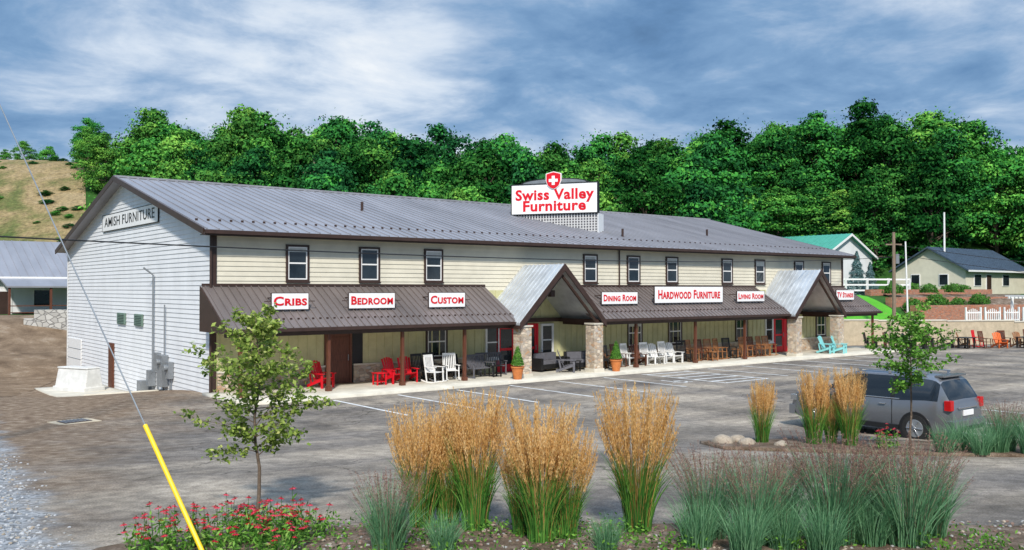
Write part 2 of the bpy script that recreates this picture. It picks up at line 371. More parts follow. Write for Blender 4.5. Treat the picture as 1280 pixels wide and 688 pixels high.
wall.prism([(X0+.01,Y0+.01,-1.4),(X0+.01,Y1-.01,-1.4),(X0+.01,Y1-.01,6.3),(X0+.01,YM,9.2),(X0+.01,Y0+.01,6.3)],(X1-X0-.02,0,0),0)
wall.box(X0,X1,Y0-.03,Y0+.005,0,4.0,2)
x=X0+.3
while x<X1: wall.box(x-.03,x+.03,Y0-.055,Y0-.03,.93,4.0,2); x+=.4
wall.obj('walls',['siding_w','siding_c','batten'],B,recalc=False)
st=MB()
def stone_run(a,b): st.box(a,b,Y0-.13,Y0-.03,.1,.85,0); st.box(a-.02,b+.02,Y0-.17,Y0-.03,.85,.92,1)
for a,b in [(12.5,16.95),(18.3,24.9),(30.2,47.0),(49.9,55.1)]: stone_run(a,b)
st.obj('stone_wainscot',['stone','conc'],B)
tr=MB()
tr.box(X0-.06,X0+.12,Y0-.06,Y0-.031,0,6.4,0); tr.box(X0-.06,X0-.032,Y0-.03,Y0+.12,-1.2,6.4,1)
tr.box(X0-.05,X0-.032,Y1-.14,Y1+.02,-1.2,6.35,1); tr.box(X1-.12,X1+.06,Y0-.06,Y0-.031,0,6.4,0)
tr.box(X0+.13,X1-.13,Y0-.05,Y0-.032,6.28,6.4,0)
tr.cyl((X0-.12,Y0-.1,0),(X0-.12,Y0-.1,6.2),.05,n=8,mi=0)
for xx in (34.0,): tr.cyl((xx,Y0-.1,4.1),(xx,Y0-.1,6.2),.04,n=8,mi=0)
tr.obj('corner_trim',['brown','white'],B)
ro=MB(); OX=.55; OY=.6; RX0,RX1=X0-OX,X1+OX
def roofp(x,y,dz=0): return (x,y,zr(y)+dz if y>=Y0 else 6.45-SL*(Y0-y)+dz)
ye=Y0-OY
ro.hexa([roofp(RX0,ye,-.12),roofp(RX1,ye,-.12),roofp(RX1,YM,-.12),roofp(RX0,YM,-.12),roofp(RX0,ye),roofp(RX1,ye),roofp(RX1,YM),roofp(RX0,YM)],0)
zb=6.45-SL*OY
ro.hexa([(RX0,YM,zr(YM)-.12),(RX1,YM,zr(YM)-.12),(RX1,Y1+OY,zb-.12),(RX0,Y1+OY,zb-.12),(RX0,YM,zr(YM)),(RX1,YM,zr(YM)),(RX1,Y1+OY,zb),(RX0,Y1+OY,zb)],0)
x=RX0+.1
while x<RX1:
    ro.beam((x,ye,zb+.02),(x,YM,zr(YM)+.02),.045,.06,0); x+=.46
ro.box(RX0,RX1,YM-.18,YM+.18,zr(YM)-.02,zr(YM)+.07,0)
for xx in (RX0-.03,RX1+.03):
    ro.beam((xx,ye,zb-.08),(xx,YM,zr(YM)-.08),.05,.24,1); ro.beam((xx,Y1+OY,zb-.08),(xx,YM,zr(YM)-.08),.05,.24,1)
ro.box(RX0,RX1,ye-.04,ye-.002,zb-.22,zb-.01,1); ro.box(RX0,RX1,ye-.16,ye-.045,zb-.16,zb-.03,1)
ro.box(RX0+.03,RX1-.03,ye,Y0-.06,zb-.2,zb-.17,1)
x=RX0+.3
while x<RX1-.2:
    ro.box(x-.05,x+.05,35.18,35.22,zr(35.2),zr(35.2)+.08,1); x+=.46
for xx,yy in ((36.6,36.3),(46,38),(22,40)): ro.cyl((xx,yy,zr(yy)-.1),(xx,yy,zr(yy)+.45),.07,mi=1)
ro.obj('roof',['roof','brown'],B)
wi=MB()
def window(cx,z0,z1,w,y=Y0,trim=0,blind=.0,fw=.085):
    h=w/2
    wi.box(cx-h,cx-h+fw,y-.09,y-.0,z0,z1,trim); wi.box(cx+h-fw,cx+h,y-.09,y,z0,z1,trim)
    wi.box(cx-h+fw,cx+h-fw,y-.09,y,z1-fw,z1,trim); wi.box(cx-h+fw,cx+h-fw,y-.09,y,z0,z0+fw,trim)
    a=cx-h+fw;b=cx+h-fw;c=z0+fw;d=z1-fw;m=(c+d)/2;s=.05
    wi.box(a,a+s,y-.07,y-.02,c,d,1);wi.box(b-s,b,y-.07,y-.02,c,d,1);wi.box(a+s,b-s,y-.07,y-.02,c,c+s,1);wi.box(a+s,b-s,y-.07,y-.02,d-s,d,1);wi.box(a+s,b-s,y-.075,y-.02,m-.03,m+.03,1)
    wi.box(a+s,b-s,y-.05,y-.035,c+s,d-s,2)
    if blind>0: wi.box(a+s,b-s,y-.056,y-.051,d-s-(d-c)*blind,d-s,3)
    wi.box(cx-h-.03,cx+h+.03,y-.12,y-.091,z0-.05,z0,trim)
for i,xx in enumerate([15.78,19.07,22.33,31.95,35.12,38.17,42.99,46.14,50.2,53.27]):
    window(xx,4.36,5.85,1.0,blind=[.12,.0,.2,.1,.0,.15,.1,.2,.1,.1][i])
for i,xx in enumerate([22.5,35.2,38.4,44.3,52.6]): window(xx,.95,2.45,1.15,blind=[0,.2,0,.1,0][i])
for xx in (25.6,29.0,47.0): window(xx,.75,2.35,.8,y=Y0-.03,trim=1,fw=.06)
wi.obj('windows',['brown','white','glass','blind'],B)
dr=MB()
def door(cx,w,m,glass=True,y=Y0-.03,z0=.13,h=2.15):
    dr.box(cx-w/2-.1,cx-w/2,y-.07,y,z0,z0+h+.1,m);dr.box(cx+w/2,cx+w/2+.1,y-.07,y,z0,z0+h+.1,m);dr.box(cx-w/2,cx+w/2,y-.07,y,z0+h,z0+h+.1,m)
    if glass:
        f=.13
        dr.box(cx-w/2,cx-w/2+f,y-.05,y,z0,z0+h,m);dr.box(cx+w/2-f,cx+w/2,y-.05,y,z0,z0+h,m);dr.box(cx-w/2+f,cx+w/2-f,y-.05,y,z0,z0+.35,m);dr.box(cx-w/2+f,cx+w/2-f,y-.05,y,z0+h-f,z0+h,m); dr.box(cx-w/2+f,cx+w/2-f,y-.05,y,z0+1.0,z0+1.12,m)
        dr.box(cx-w/2+f,cx+w/2-f,y-.03,y,z0+.35,z0+h-f,2)
    else:
        dr.box(cx-w/2,cx+w/2,y-.04,y,z0,z0+h,m)
        for a in (0,1):
            dr.box(cx-w/2+.12,cx+w/2-.12,y-.055,y-.041,z0+.2+a*1.0,z0+.95+a*1.0,m)
    dr.cyl((cx+w/2-.1,y-.12,z0+.95),(cx+w/2-.1,y-.12,z0+1.2),.02,mi=3)
door(17.6,1.05,0,False); dr.box(18.25,18.75,Y0-.07,Y0-.03,.13,2.3,4)
door(26.45,.95,1); door(27.85,.95,1); door(48.0,.95,1); door(49.15,.95,1)
dr.obj('doors',['wood','red','glass','grey','black'],B,bevel=.006)
po=MB(); pe=31.4; pz=2.62; PX0,PX1=11.9,55.4; pt=4.17
def prz(y): return pz+(pt-pz)*(y-pe)/(Y0-.03-pe)
segs=[(PX0,25.2),(29.7,45.7),(50.3,PX1)]
for a,b in segs:
    po.hexa([(a,pe,pz-.08),(b,pe,pz-.08),(b,Y0-.03,pt-.08),(a,Y0-.03,pt-.08),(a,pe,pz),(b,pe,pz),(b,Y0-.03,pt),(a,Y0-.03,pt)],0)
    x=a+.12
    while x<b: po.beam((x,pe,pz+.018),(x,Y0-.05,pt+.018),.035,.045,0); x+=.3
    po.box(a,b,pe-.035,pe-.002,pz-.16,pz-.005,1); po.box(a,b,pe-.13,pe-.037,pz-.13,pz-.02,1)
    po.box(a+.02,b-.02,pe,Y0-.06,pz-.16,pz-.12,2)
    po.box(a+.03,b-.03,31.62,31.78,2.32,2.455,1)
    po.box(a,b,Y0-.08,Y0-.031,pt+.003,pt+.1,1)
    x=a+.25
    while x<b-.1: yy=31.9; po.box(x-.04,x+.04,yy-.02,yy+.02,prz(yy),prz(yy)+.06,1); x+=.3
po.prism([(PX0-.02,pe,pz-.16),(PX0-.02,pe,pz),(PX0-.02,Y0,pt),(PX0-.02,Y0,pz-.16)],(-.04,0,0),1)
po.prism([(PX1+.02,pe,pz-.16),(PX1+.02,pe,pz),(PX1+.02,Y0,pt),(PX1+.02,Y0,pz-.16)],(.04,0,0),1)
for x in [12.5,16.0,19.3,22.4,32.9,37.4,41.6,54.9]: po.box(x-.06,x+.06,31.64,31.76,.13,2.32,3); po.box(x-.1,x+.1,31.6,31.8,.13,.3,3)
po.obj('porch',['porchroof','brown','soffit','wood'],B)
def entry(cx,nm):
    en=MB(); hw=2.62; fy=31.0; by=Y0-.03; ze=2.55; zp=5.2
    for sg in (-1,1):
        a=cx+sg*hw; n=.09
        en.hexa([(a,fy,ze-n),(cx,fy,zp-n),(cx,by,zp-n),(a,by,ze-n),(a,fy,ze),(cx,fy,zp),(cx,by,zp),(a,by,ze)],0)
        y=fy+.1
        while y<by: en.beam((a,y,ze+.02),(cx,y,zp+.02),.035,.04,0,up=(0,1,0)); y+=.3
        en.hexa([(a,fy-.06,ze-.3),(cx,fy-.06,zp-.3),(cx,fy-.005,zp-.3),(a,fy-.005,ze-.3),(a,fy-.06,ze+.03),(cx,fy-.06,zp+.03),(cx,fy-.005,zp+.03),(a,fy-.005,ze+.03)],1)
        en.box(a-.05,a+.05,fy,by,ze-.25,ze-.1,1)
        px=cx+sg*2.2
        en.box(px-.29,px+.29,31.05,31.63,.13,2.38,2); en.box(px-.34,px+.34,31.0,31.68,2.38,2.45,3)
        en.box(px-.33,px+.33,31.01,31.67,.13,.3,3)
        en.box(px-.1,px+.1,31.1,by,2.45,2.62,1)
        en.beam((px,31.2,2.5),(cx,31.2,2.5+2.2*1.0),.1,.1,1,up=(0,1,0))
    en.poly([(cx-2.5,by-.02,2.6),(cx+2.5,by-.02,2.6),(cx,by-.02,5.1)],4)
    x=cx-2.2
    while x<cx+2.3:
        en.box(x-.02,x+.02,by-.045,by-.022,2.6,2.6+2.45-abs(x-cx)*1.0,4); x+=.3
    en.beam((cx-2.3,by-.15,2.55),(cx+2.3,by-.15,2.55),.12,.2,1)
    en.box(cx-.12,cx+.12,31.8,32.04,3.7,4.0,1)
    en.obj(nm,['galv','brown','stone','conc','batten'],B)
entry(27.5,'entry_gable'); entry(48.0,'entry_gable')
ge=MB(); xw=X0-.031
def gb(y0,y1,z0,z1,d,mi): ge.box(xw-d,xw-.001,y0,y1,z0,z1,mi)
gb(45.6,46.9,2.35,2.9,.08,3); gb(42.8,44.0,2.35,2.9,.08,3)
for yy in (45.6,42.8):
    for i in range(6): gb(yy+.08,yy+1.2-.08,2.42+i*.075,2.45+i*.075,.11,3)
gb(47.6,48.5,-1.0,1.35,.06,4); gb(47.72,48.38,-.9,1.25,.08,4)
gb(39.2,39.9,-.1,1.25,.28,0); gb(38.5,38.95,.3,1.0,.22,0); gb(40.9,41.3,-.2,.5,.3,2); gb(40.2,40.6,.5,1.3,.2,2); gb(41.5,42.0,-.6,.0,.5,2)
for yy,z0,z1,r in ((41.1,-.5,4.7,.045),(39.5,1.2,3.4,.03),(38.7,-.4,.4,.04),(40.4,-.5,.6,.04),(39.6,-.5,-.1,.05)): ge.cyl((xw-.08,yy,z0),(xw-.08,yy,z1),r,n=8,mi=2)
ge.cyl((xw-.16,38.73,.75),(xw-.35,38.73,.75),.14,n=14,mi=2); ge.cyl((xw-.28,39.5,.95),(xw-.42,39.5,.95),.13,n=14,mi=2)
ge.cyl((xw-.1,41.1,4.7),(xw-.5,41.1,5.0),.04,n=8,mi=2)
gb(54.2,57.2,-1.0,1.25,.05,1); 
for i in range(1,4): gb(54.2,57.2,-1.0+i*.56,-.97+i*.56,.065,0)
ge.obj('wall_equipment',['grey','white','grey','green_paint','wood'],B,bevel=.01)
# ------------------------------------------------------------ signs
def text(body,size,loc,rot,m,parent,width=None,bold=.012,caps=False,ext=.004,sy=None,name='lettering',align='CENTER'):
    c=bpy.data.curves.new(name,'FONT'); c.body=body; c.size=size; c.align_x=align; c.align_y='CENTER'; c.extrude=ext; c.offset=bold*size; c.resolution_u=3
    c.small_caps_scale=.78; c.space_character=1.06
    o=bpy.data.objects.new(name,c); C.objects.link(o)
    if caps:
        for i,ch in enumerate(body):
            if ch.islower(): c.body_format[i].use_small_caps=True
    c.materials.append(M[m]); o.location=loc; o.rotation_euler=rot
    if width:
        bpy.context.view_layer.update(); d=o.dimensions.x
        if d>0: o.scale=(width/d,1,1)
    if parent: o.parent=parent
    return o
def dept(body,x0,x1,z0,z1):
    cx=(x0+x1)/2; cz=(z0+z1)/2; y=32.35; E=empty('department_sign',(cx,y,cz)); w=(x1-x0)/2+.06; h=(z1-z0)/2+.03
    s=MB(); s.box(-w,w,-.03,.03,-h,h,0)
    for a,b,c,d in ((-w-.02,w+.02,h,h+.02),(-w-.02,w+.02,-h-.02,-h),(-w-.02,-w,-h,h),(w,w+.02,-h,h)): s.box(a,b,-.035,.035,c,d,1)
    for q in (-w*.7,w*.7):
        s.box(q-.03,q+.03,.036,.07,prz(y)-cz,h*.8,1); s.beam((q,.05,h*.5),(q,.9,prz(y+.9)-cz),.04,.04,1)
    for q in (-w-.03,w+.03): s.beam((q,0,0),(q-.25 if q<0 else q+.25,.0,.0),.03,.03,1)
    s.obj('sign_board',['signwhite','brown'],E)
    text(body,h*1.5,(0,-.038,-.01),(rad(90),0,0),'red',E,width=w*1.82,bold=.03,caps=True)
dept('Cribs',14.02,15.39,3.32,3.87); dept('Bedroom',17.26,19.25,3.32,3.87); dept('Custom',21.05,22.8,3.32,3.87)
dept('Dining Room',31.2,33.6,3.34,3.87); dept('Hardwood Furniture',35.0,40.4,3.36,4.15); dept('Living Room',41.8,44.2,3.38,3.9); dept('TV Stands',51.8,53.7,3.39,3.95)
E=empty('amish_furniture_sign',(X0-.06,45.2,7.42)); s=MB()
s.box(-.02,.02,-4.6,4.6,-.40,.40,0); 
for a,b,c,d in ((-4.63,4.63,.40,.43),(-4.63,4.63,-.43,-.40),(-4.63,-4.6,-.40,.40),(4.6,4.63,-.40,.40)): s.box(-.03,.02,a,b,c,d,1)
s.obj('sign_board',['signwhite','black'],E)
text('AMISH FURNITURE',.66,(-.028,0,-.0),(rad(90),0,rad(-90)),'black',E,width=8.3,bold=.004,ext=.003)
dx,dy=35.5-32.8,37.2-41.6; ln=math.hypot(dx,dy); E=empty('furniture_store_sign',((32.8+35.5)/2,(41.6+37.2)/2,0),math.atan2(dy,dx)); h=ln/2; s=MB()
s.box(-h,h,-.05,.25,8.42,10.12,0)
for a,b,c,d in ((-h-.05,h+.05,10.12,10.17),(-h-.05,h+.05,8.37,8.42),(-h-.05,-h,8.42,10.12),(h,h+.05,8.42,10.12)): s.box(a,b,-.08,.28,c,d,1)
pts=[(-h*.8,.05,10.171)]+[(math.cos(math.pi*(1-t/16))*h*.8,.05,10.171+math.sin(math.pi*t/16)*.3) for t in range(1,16)]+[(h*.8,.05,10.171)]
s.prism(pts,(0,.1,0),1)
pts=[(p[0]*.93,.035,10.172+(p[2]-10.171)*.8) for p in pts]; s.prism(pts,(0,.014,0),2)
sh=[(-.42,10.68),(-.2,10.74),(0,10.79),(.2,10.74),(.42,10.68),(.42,10.3),(.33,10.05),(.16,9.9),(0,9.84),(-.16,9.9),(-.33,10.05),(-.42,10.3)]
s.prism([(a*1.12,-.10,b*1.0+(b-10.3)*.1) for a,b in sh],(0,.12,0),0)
s.prism([(a,-.13,b) for a,b in sh],(0,.029,0),3)
s.box(-.09,.09,-.15,-.131,10.05,10.58,0); s.box(-.27,-.091,-.15,-.131,10.23,10.4,0); s.box(.091,.27,-.15,-.131,10.23,10.4,0)
def rz_at(t):
    X=34.15+math.cos(math.atan2(dy,dx))*t; Y=39.4+math.sin(math.atan2(dy,dx))*t; return zr(Y)
s.poly([(-h,.1,rz_at(-h)-.05),(h,.1,rz_at(h)-.05),(h,.1,8.37),(-h,.1,8.37)],4)
t=-h+.06
while t<h:
    s.box(t-.03,t+.03,.02,.06,min(rz_at(t),8.35),8.37,5); t+=.17
z=7.2
while z<8.37:
    ta=max(-h,-h+ (rz_at(-h)-z)/((rz_at(-h)-rz_at(h))/(2*h)) ); 
    if ta<h: s.box(ta,h,.061,.085,z,z+.05,5)
    z+=.15
s.prism([(h,.02,rz_at(h)-.1),(h,.02,8.37),(h,1.2,8.37),(h,1.2,rz_at(h)+.1)],(.05,0,0),0)
s.obj('sign_board',['signwhite','black','grey','red','cush','lattice'],E)
text('Swiss Valley',.84,(0,-.06,9.49),(rad(90),0,0),'red',E,width=4.75,bold=.032,ext=.002)
text('Furniture',.84,(0,-.06,8.84),(rad(90),0,0),'red',E,width=3.8,bold=.032,ext=.002)

# ------------------------------------------------------------ chairs
def adirondack(m):
    c=MB()
    for i in range(5):
        x=-.22+i*.11; top=.98+.08*math.cos((i-2)*.7)
        c.beam((x,.28,.32),(x*1.12,.56,top),.09,.02,0,up=(0,1,0))
    for i in range(5): c.beam((-.27,-.2+i*.115,.40-i*.03),(.27,-.2+i*.115,.40-i*.03),.095,.022,0)
    for sx in (-.3,.3):
        c.box(sx-.02,sx+.02,-.27,-.17,0,.56,0); c.beam((sx,-.25,.36),(sx,.62,.06),.03,.11,0); c.box(sx-.07,sx+.07,-.32,.44,.56,.585,0); c.beam((sx,.4,.2),(sx,.48,.58),.03,.07,0)
    c.beam((-.3,.47,.6),(.3,.47,.6),.02,.07,0,up=(0,1,0))
    return c.mesh('adirondack_'+m,[m])
def rocker(m):
    c=MB()
    for sx in (-.27,.27):
        c.beam((sx,-.25,0.05),(sx,-.22,.66),.04,.04,0); c.beam((sx,.2,.05),(sx,.38,1.12),.04,.04,0); c.box(sx-.045,sx+.045,-.3,.3,.64,.665,0)
        P=[(-.42,.08),(-.2,.03),(0,.015),(.25,.03),(.5,.1)]
        for a,b in zip(P,P[1:]): c.beam((sx,a[0],a[1]),(sx,b[0],b[1]),.035,.04,0)
    for i in range(6): c.box(-.27,.27,-.24+i*.08,-.18+i*.08,.42,.44,0)
    for i in range(6): x=-.2+i*.08; c.beam((x,.25,.44),(x,.37,1.06),.04,.015,0,up=(0,1,0))
    c.beam((-.29,.38,1.1),(.29,.38,1.1),.03,.1,0); c.beam((-.27,.24,.45),(.27,.24,.45),.03,.06,0)
    return c.mesh('rocker_'+m,[m])
def glider(m):
    c=MB()
    for sx in (-.62,.62):
        c.box(sx-.03,sx+.03,-.3,.35,.0,.05,0); c.beam((sx,-.22,.05),(sx,-.22,.62),.05,.05,0); c.beam((sx,.25,.05),(sx,.4,1.0),.05,.05,0); c.box(sx-.05,sx+.05,-.3,.32,.62,.65,0)
    for i in range(6): c.box(-.6,.6,-.26+i*.085,-.2+i*.085,.40,.42,0)
    for i in range(13): x=-.54+i*.09; c.beam((x,.25,.42),(x,.38,.95),.055,.015,0,up=(0,1,0))
    c.beam((-.6,.385,.96),(.6,.385,.96),.03,.08,0)
    return c.mesh('glider_'+m,[m])
def sofa():
    c=MB(); c.box(-.85,.85,-.35,.4,.12,.34,0); c.box(-.95,-.8,-.38,.42,.08,.64,0); c.box(.8,.95,-.38,.42,.08,.64,0); c.box(-.85,.85,.3,.45,.3,.85,0)
    for i in (-.4,.4): c.box(i-.38,i+.38,-.36,.28,.35,.5,1); c.box(i-.37,i+.37,.12,.29,.51,.84,1)
    return c.mesh('sofa',['black','cush'])
def table(m,r=.25,h=.5):
    c=MB(); c.box(-r,r,-r,r,h-.03,h,0)
    for a in(-1,1):
        for b in (-1,1): c.box(a*(r-.06)-.025,a*(r-.06)+.025,b*(r-.06)-.025,b*(r-.06)+.025,0,h-.03,0)
    c.box(-r+.05,r-.05,-r+.05,r-.05,.12,.14,0)
    return c.mesh('table_'+m,[m])
AD={m:adirondack(m) for m in ('red','black','white','tan','cush','orange','turq','wood')}
RK={m:rocker(m) for m in ('tan','wood','white','black','red')}
GL={m:glider(m) for m in ('cush','tan','white')}
SO=sofa(); TB={m:table(m) for m in ('red','black','tan','white')}
def put(name,me,x,y,rz=0,dz=.13):
    return place(name,me,(x,y,g(x,y)+dz),rz+random.uniform(-.12,.12))
put('side_table',TB['red'],18.7,32.5); put('adirondack_chair',AD['red'],19.5,32.6,.25); put('adirondack_chair',AD['red'],20.2,32.7,-.2)
put('rocking_chair',RK['black'],20.85,32.7,.2); put('rocking_chair',RK['white'],21.0,31.9,.3); put('rocking_chair',RK['black'],21.6,33.0,.0); put('rocking_chair',RK['white'],22.05,32.2,-.2); put('side_table',TB['black'],21.5,32.3)
put('adirondack_chair',AD['red'],16.4,32.9,.4)
put('glider_bench',GL['cush'],23.8,32.5,.2); put('side_table',TB['black'],24.5,32.3); put('adirondack_chair',AD['black'],23.0,33.1); put('glider_bench',GL['cush'],24.9,33.1,-.2)
put('patio_sofa',SO,28.3,33.1,.1); put('patio_sofa',SO,30.2,32.7,-.3); put('coffee_table',TB['black'],29.2,32.2); put('patio_armchair',AD['cush'],28.6,31.9,.8); put('rocking_chair',RK['black'],31.0,31.9,-.3)
for x,m,k in ((31.6,'tan',0),(32.4,'wood',1),(33.1,'white',1),(33.8,'wood',0),(34.5,'white',1),(35.2,'white',0),(35.9,'white',1),(36.6,'white',0),(37.3,'black',1)):
    put('rocking_chair' if k else 'adirondack_chair',(RK if k else AD)[m],x,32.4,random.uniform(-.3,.3))
for x,m in ((38.1,'tan'),(38.9,'wood'),(39.7,'tan'),(40.5,'tan'),(41.3,'black'),(42.8,'tan'),(43.6,'wood'),(44.4,'tan'),(45.0,'tan')):
    put('rocking_chair',RK[m],x,32.5,random.uniform(-.3,.3))
put('side_table',TB['tan'],39.3,32.1); put('side_table',TB['tan'],42.1,32.6)
for x,y in ((49.2,31.3),(49.95,30.9)): put('adirondack_chair',AD['turq'],x,y,.3)
for x,y,m,k in ((55.6,32.3,'black',1),(56.6,31.5,'wood',1),(57.6,31.9,'black',1),(58.4,31.0,'black',0),(59.5,31.5,'wood',1),(60.5,30.6,'black',1),(61.2,31.3,'wood',1),(61.6,30.0,'black',0),(62.5,29.3,'tan',0),(63.2,28.3,'wood',1),(64.2,27.7,'orange',0),(65.2,27.9,'wood',1),(66.2,27.2,'tan',0),(67.4,26.0,'red',0),(68.4,26.3,'red',0),(66.8,28.6,'black',0),(64.6,29.4,'red',1),(69.3,25.3,'black',1),(70.2,25.6,'red',0),(71.2,24.6,'wood',1),(63.6,30.3,'black',1),(68.6,27.6,'wood',1)):
    put('rocking_chair' if k else 'adirondack_chair',(RK if k else AD)[m],x,y,random.uniform(-.6,.6),dz=.03)
for x,y in ((56.9,32.6),(59.0,30.4),(62.0,29.0),(65.8,26.8),(69.8,26.6)): 
    o=put('picnic_table',TB['black'],x,y,0,.03); o.scale=(2.6,1.6,1.5)
LM_pot=leafmat('topiary_leaf',[(0,(.03,.10,.015)),(.5,(.08,.24,.03)),(1,(.2,.42,.06))])
def topiary():
    E=empty('potted_topiary'); p=MB(); p.cyl((0,0,0),(0,0,.5),.17,.27,16,0); p.cyl((0,0,.5),(0,0,.56),.3,.3,16,0); p.cyl((0,0,.5),(0,0,.8),.03,.02,6,1); p.obj('pot',['terra','bark'],E,smooth=True)
    n=1500; hh=.62+(1-np.sqrt(rng.random(n)))*.85; r=(.26*(1-(hh-.6)/.9)+.03)*(.8+.25*rng.random(n)); t=rng.random(n)*6.283
    P=np.stack([r*np.cos(t),r*np.sin(t),hh],1); nb=NB(); Nn=np.stack([np.cos(t),np.sin(t),.4*np.ones(n)],1)+rng.normal(size=(n,3))*.5
    nb.leaves(P,Nn,.035,.02,0,rng.random(n)); o=place('foliage',nb.mesh('topiary',[LM_pot]),parent=E); return E
for x,y in ((24.55,30.75),(30.65,30.85)):
    E=topiary(); E.location=(x,y,g(x,y)+.13)
b=MB(); b.hexa([(-1.1,-.55,0),(1.1,-.55,0),(1.1,.55,0),(-1.1,.55,0),(-1.05,-.35,1.15),(1.05,-.35,1.15),(1.05,.35,1.15),(-1.05,.35,1.15)],0); b.box(-1.12,1.12,-.6,.6,0,.3,0); b.box(-1.07,1.07,-.4,.4,1.15,1.22,0)
bx,by=10.7,47.6; b.obj('concrete_block_bin',['concw'],loc=(bx,by,g(bx,by)),rz=rad(-65),bevel=.06)
sheet('concrete_pad',[(9.2,40),(12.3,40),(12.3,50),(9.2,50)],.09,'conc',1.5,thick=.15)

# ------------------------------------------------------------ other structures
def simple_house(name,x0,x1,y0,y1,z0,h,rise,wallm,roofm,ridge='x',doors=(),wins=(),over=.5):
    E=empty(name); w=MB(); w.box(x0,x1,y0,y1,z0-1,z0+h,0)
    if ridge=='x':
        ym=(y0+y1)/2
        for x in (x0,x1): w.poly([(x,y0,z0+h),(x,y1,z0+h),(x,ym,z0+h+rise)],0)
    else:
        xm=(x0+x1)/2
        for y in (y0,y1): w.poly([(x0,y,z0+h),(x1,y,z0+h),(xm,y,z0+h+rise)],0)
    w.obj('walls',[wallm],E,recalc=False); r=MB(); o=over; t=.16
    if ridge=='x':
        k=rise/(ym-y0); ze=z0+h-k*o; zt=z0+h+rise
        for a,b in ((y0-o,ym),(y1+o,ym)):
            r.hexa([(x0-o,a,ze),(x1+o,a,ze),(x1+o,b,zt),(x0-o,b,zt),(x0-o,a,ze+t),(x1+o,a,ze+t),(x1+o,b,zt+t),(x0-o,b,zt+t)],0)
        x=x0-o+.1
        while x<x1+o: r.beam((x,y0-o,ze+t+.02),(x,ym,zt+t+.02),.05,.05,0); x+=.6
        r.box(x0-o,x1+o,y0-o-.05,y0-o-.003,ze-.02,ze+t,1)
    else:
        k=rise/(xm-x0); ze=z0+h-k*o; zt=z0+h+rise
        for a in (x0-o,x1+o):
            r.hexa([(a,y0-o,ze),(xm,y0-o,zt),(xm,y1+o,zt),(a,y1+o,ze),(a,y0-o,ze+t),(xm,y0-o,zt+t),(xm,y1+o,zt+t),(a,y1+o,ze+t)],0)
            y=y0-o+.1
            while y<y1+o: r.beam((a,y,ze+t+.02),(xm,y,zt+t+.02),.05,.05,0,up=(0,1,0)); y+=.6
            r.hexa([(a,y0-o-.05,ze-.1),(xm,y0-o-.05,zt-.1),(xm,y0-o-.003,zt-.1),(a,y0-o-.003,ze-.1),(a,y0-o-.05,ze+t),(xm,y0-o-.05,zt+t),(xm,y0-o-.003,zt+t),(a,y0-o-.003,ze+t)],1)
    r.obj('roof',[roofm,'white'],E); d=MB()
    for (cx,w_,h_) in doors: d.box(cx-w_/2-.1,cx+w_/2+.1,y0-.06,y0-.001,z0,z0+h_+.1,0); d.box(cx-w_/2,cx+w_/2,y0-.09,y0-.061,z0,z0+h_,1)
    for (cx,cz,w_,h_) in wins: d.box(cx-w_/2-.08,cx+w_/2+.08,y0-.06,y0-.001,z0+cz-.08,z0+cz+h_+.08,0); d.box(cx-w_/2,cx+w_/2,y0-.08,y0-.061,z0+cz,z0+cz+h_,2)
    for cy in (y0+(y1-y0)*.3,y0+(y1-y0)*.7): d.box(x0-.06,x0-.001,cy-.5,cy+.5,z0+1,z0+2.2,0); d.box(x0-.08,x0-.061,cy-.42,cy+.42,z0+1.08,z0+2.12,2)
    d.obj('doors_and_windows',['white','brown','glass'],E); return E
NBZ=1.75
E=simple_house('neighbor_workshop',3,24,79,93,NBZ,3.3,2.9,'siding_w','roof','x',doors=((8,2.6,2.5),(12.3,1,2.1)),wins=((15,1,1.1,1.2),(17.5,1,1.1,1.2)))
p=MB(); p.hexa([(12,75.5,NBZ+2.4),(21,75.5,NBZ+2.4),(21,79,NBZ+3.1),(12,79,NBZ+3.1),(12,75.5,NBZ+2.52),(21,75.5,NBZ+2.52),(21,79,NBZ+3.22),(12,79,NBZ+3.22)],0)
for x in (12.2,15,18,20.8): p.box(x-.08,x+.08,75.6,75.76,NBZ-.5,NBZ+2.4,1)
for z in (.5,1.0): p.box(12.2,20.8,75.64,75.7,NBZ+z,NBZ+z+.07,1)
p.obj('side_porch',['roof','wood'],E)
bw=MB(); a=W(61,-33.6); c2=W(62,-28.5); n=8
for i in range(n):
    t0=i/n;t1=(i+1)/n; zt=.9+1.75*min(1,(i+1)/3)
    bw.beam((a[0]+(c2[0]-a[0])*t0,a[1]+(c2[1]-a[1])*t0,-.5+(zt+.5)/2),(a[0]+(c2[0]-a[0])*t1,a[1]+(c2[1]-a[1])*t1,-.5+(zt+.5)/2),.5,zt+.5,0)
bw.obj('block_retaining_wall',['block'])
simple_house('green_roof_house',87,97,56,68,g(92,58)+.3,3.4,2.4,'siding_w','teal','y',wins=((90,1,1,1.2),(94,1,1,1.2)))
simple_house('blue_roof_house',93,107,43.5,51,3.4,2.7,2.2,'siding_c','blueroof','x',doors=((98,1,2.1),),wins=((95.5,1,1.4,1.1),(102,1,1.4,1.1)))
rw=MB(); pts=[(57.2,36.6),(60.5,34.6),(65,31.9),(70,29.4),(78,26)]
for i,(a,b) in enumerate(zip(pts,pts[1:])):
    hh=[1.8,1.75,1.7,1.6][i]; rw.beam((a[0],a[1],hh/2-.2),(b[0],b[1],hh/2-.2),.35,hh+.4,0); rw.beam((a[0],a[1],hh+.05),(b[0],b[1],hh+.05),.45,.09,1)
rw.obj('retaining_wall',['tanwall','conc'])
tw=MB()
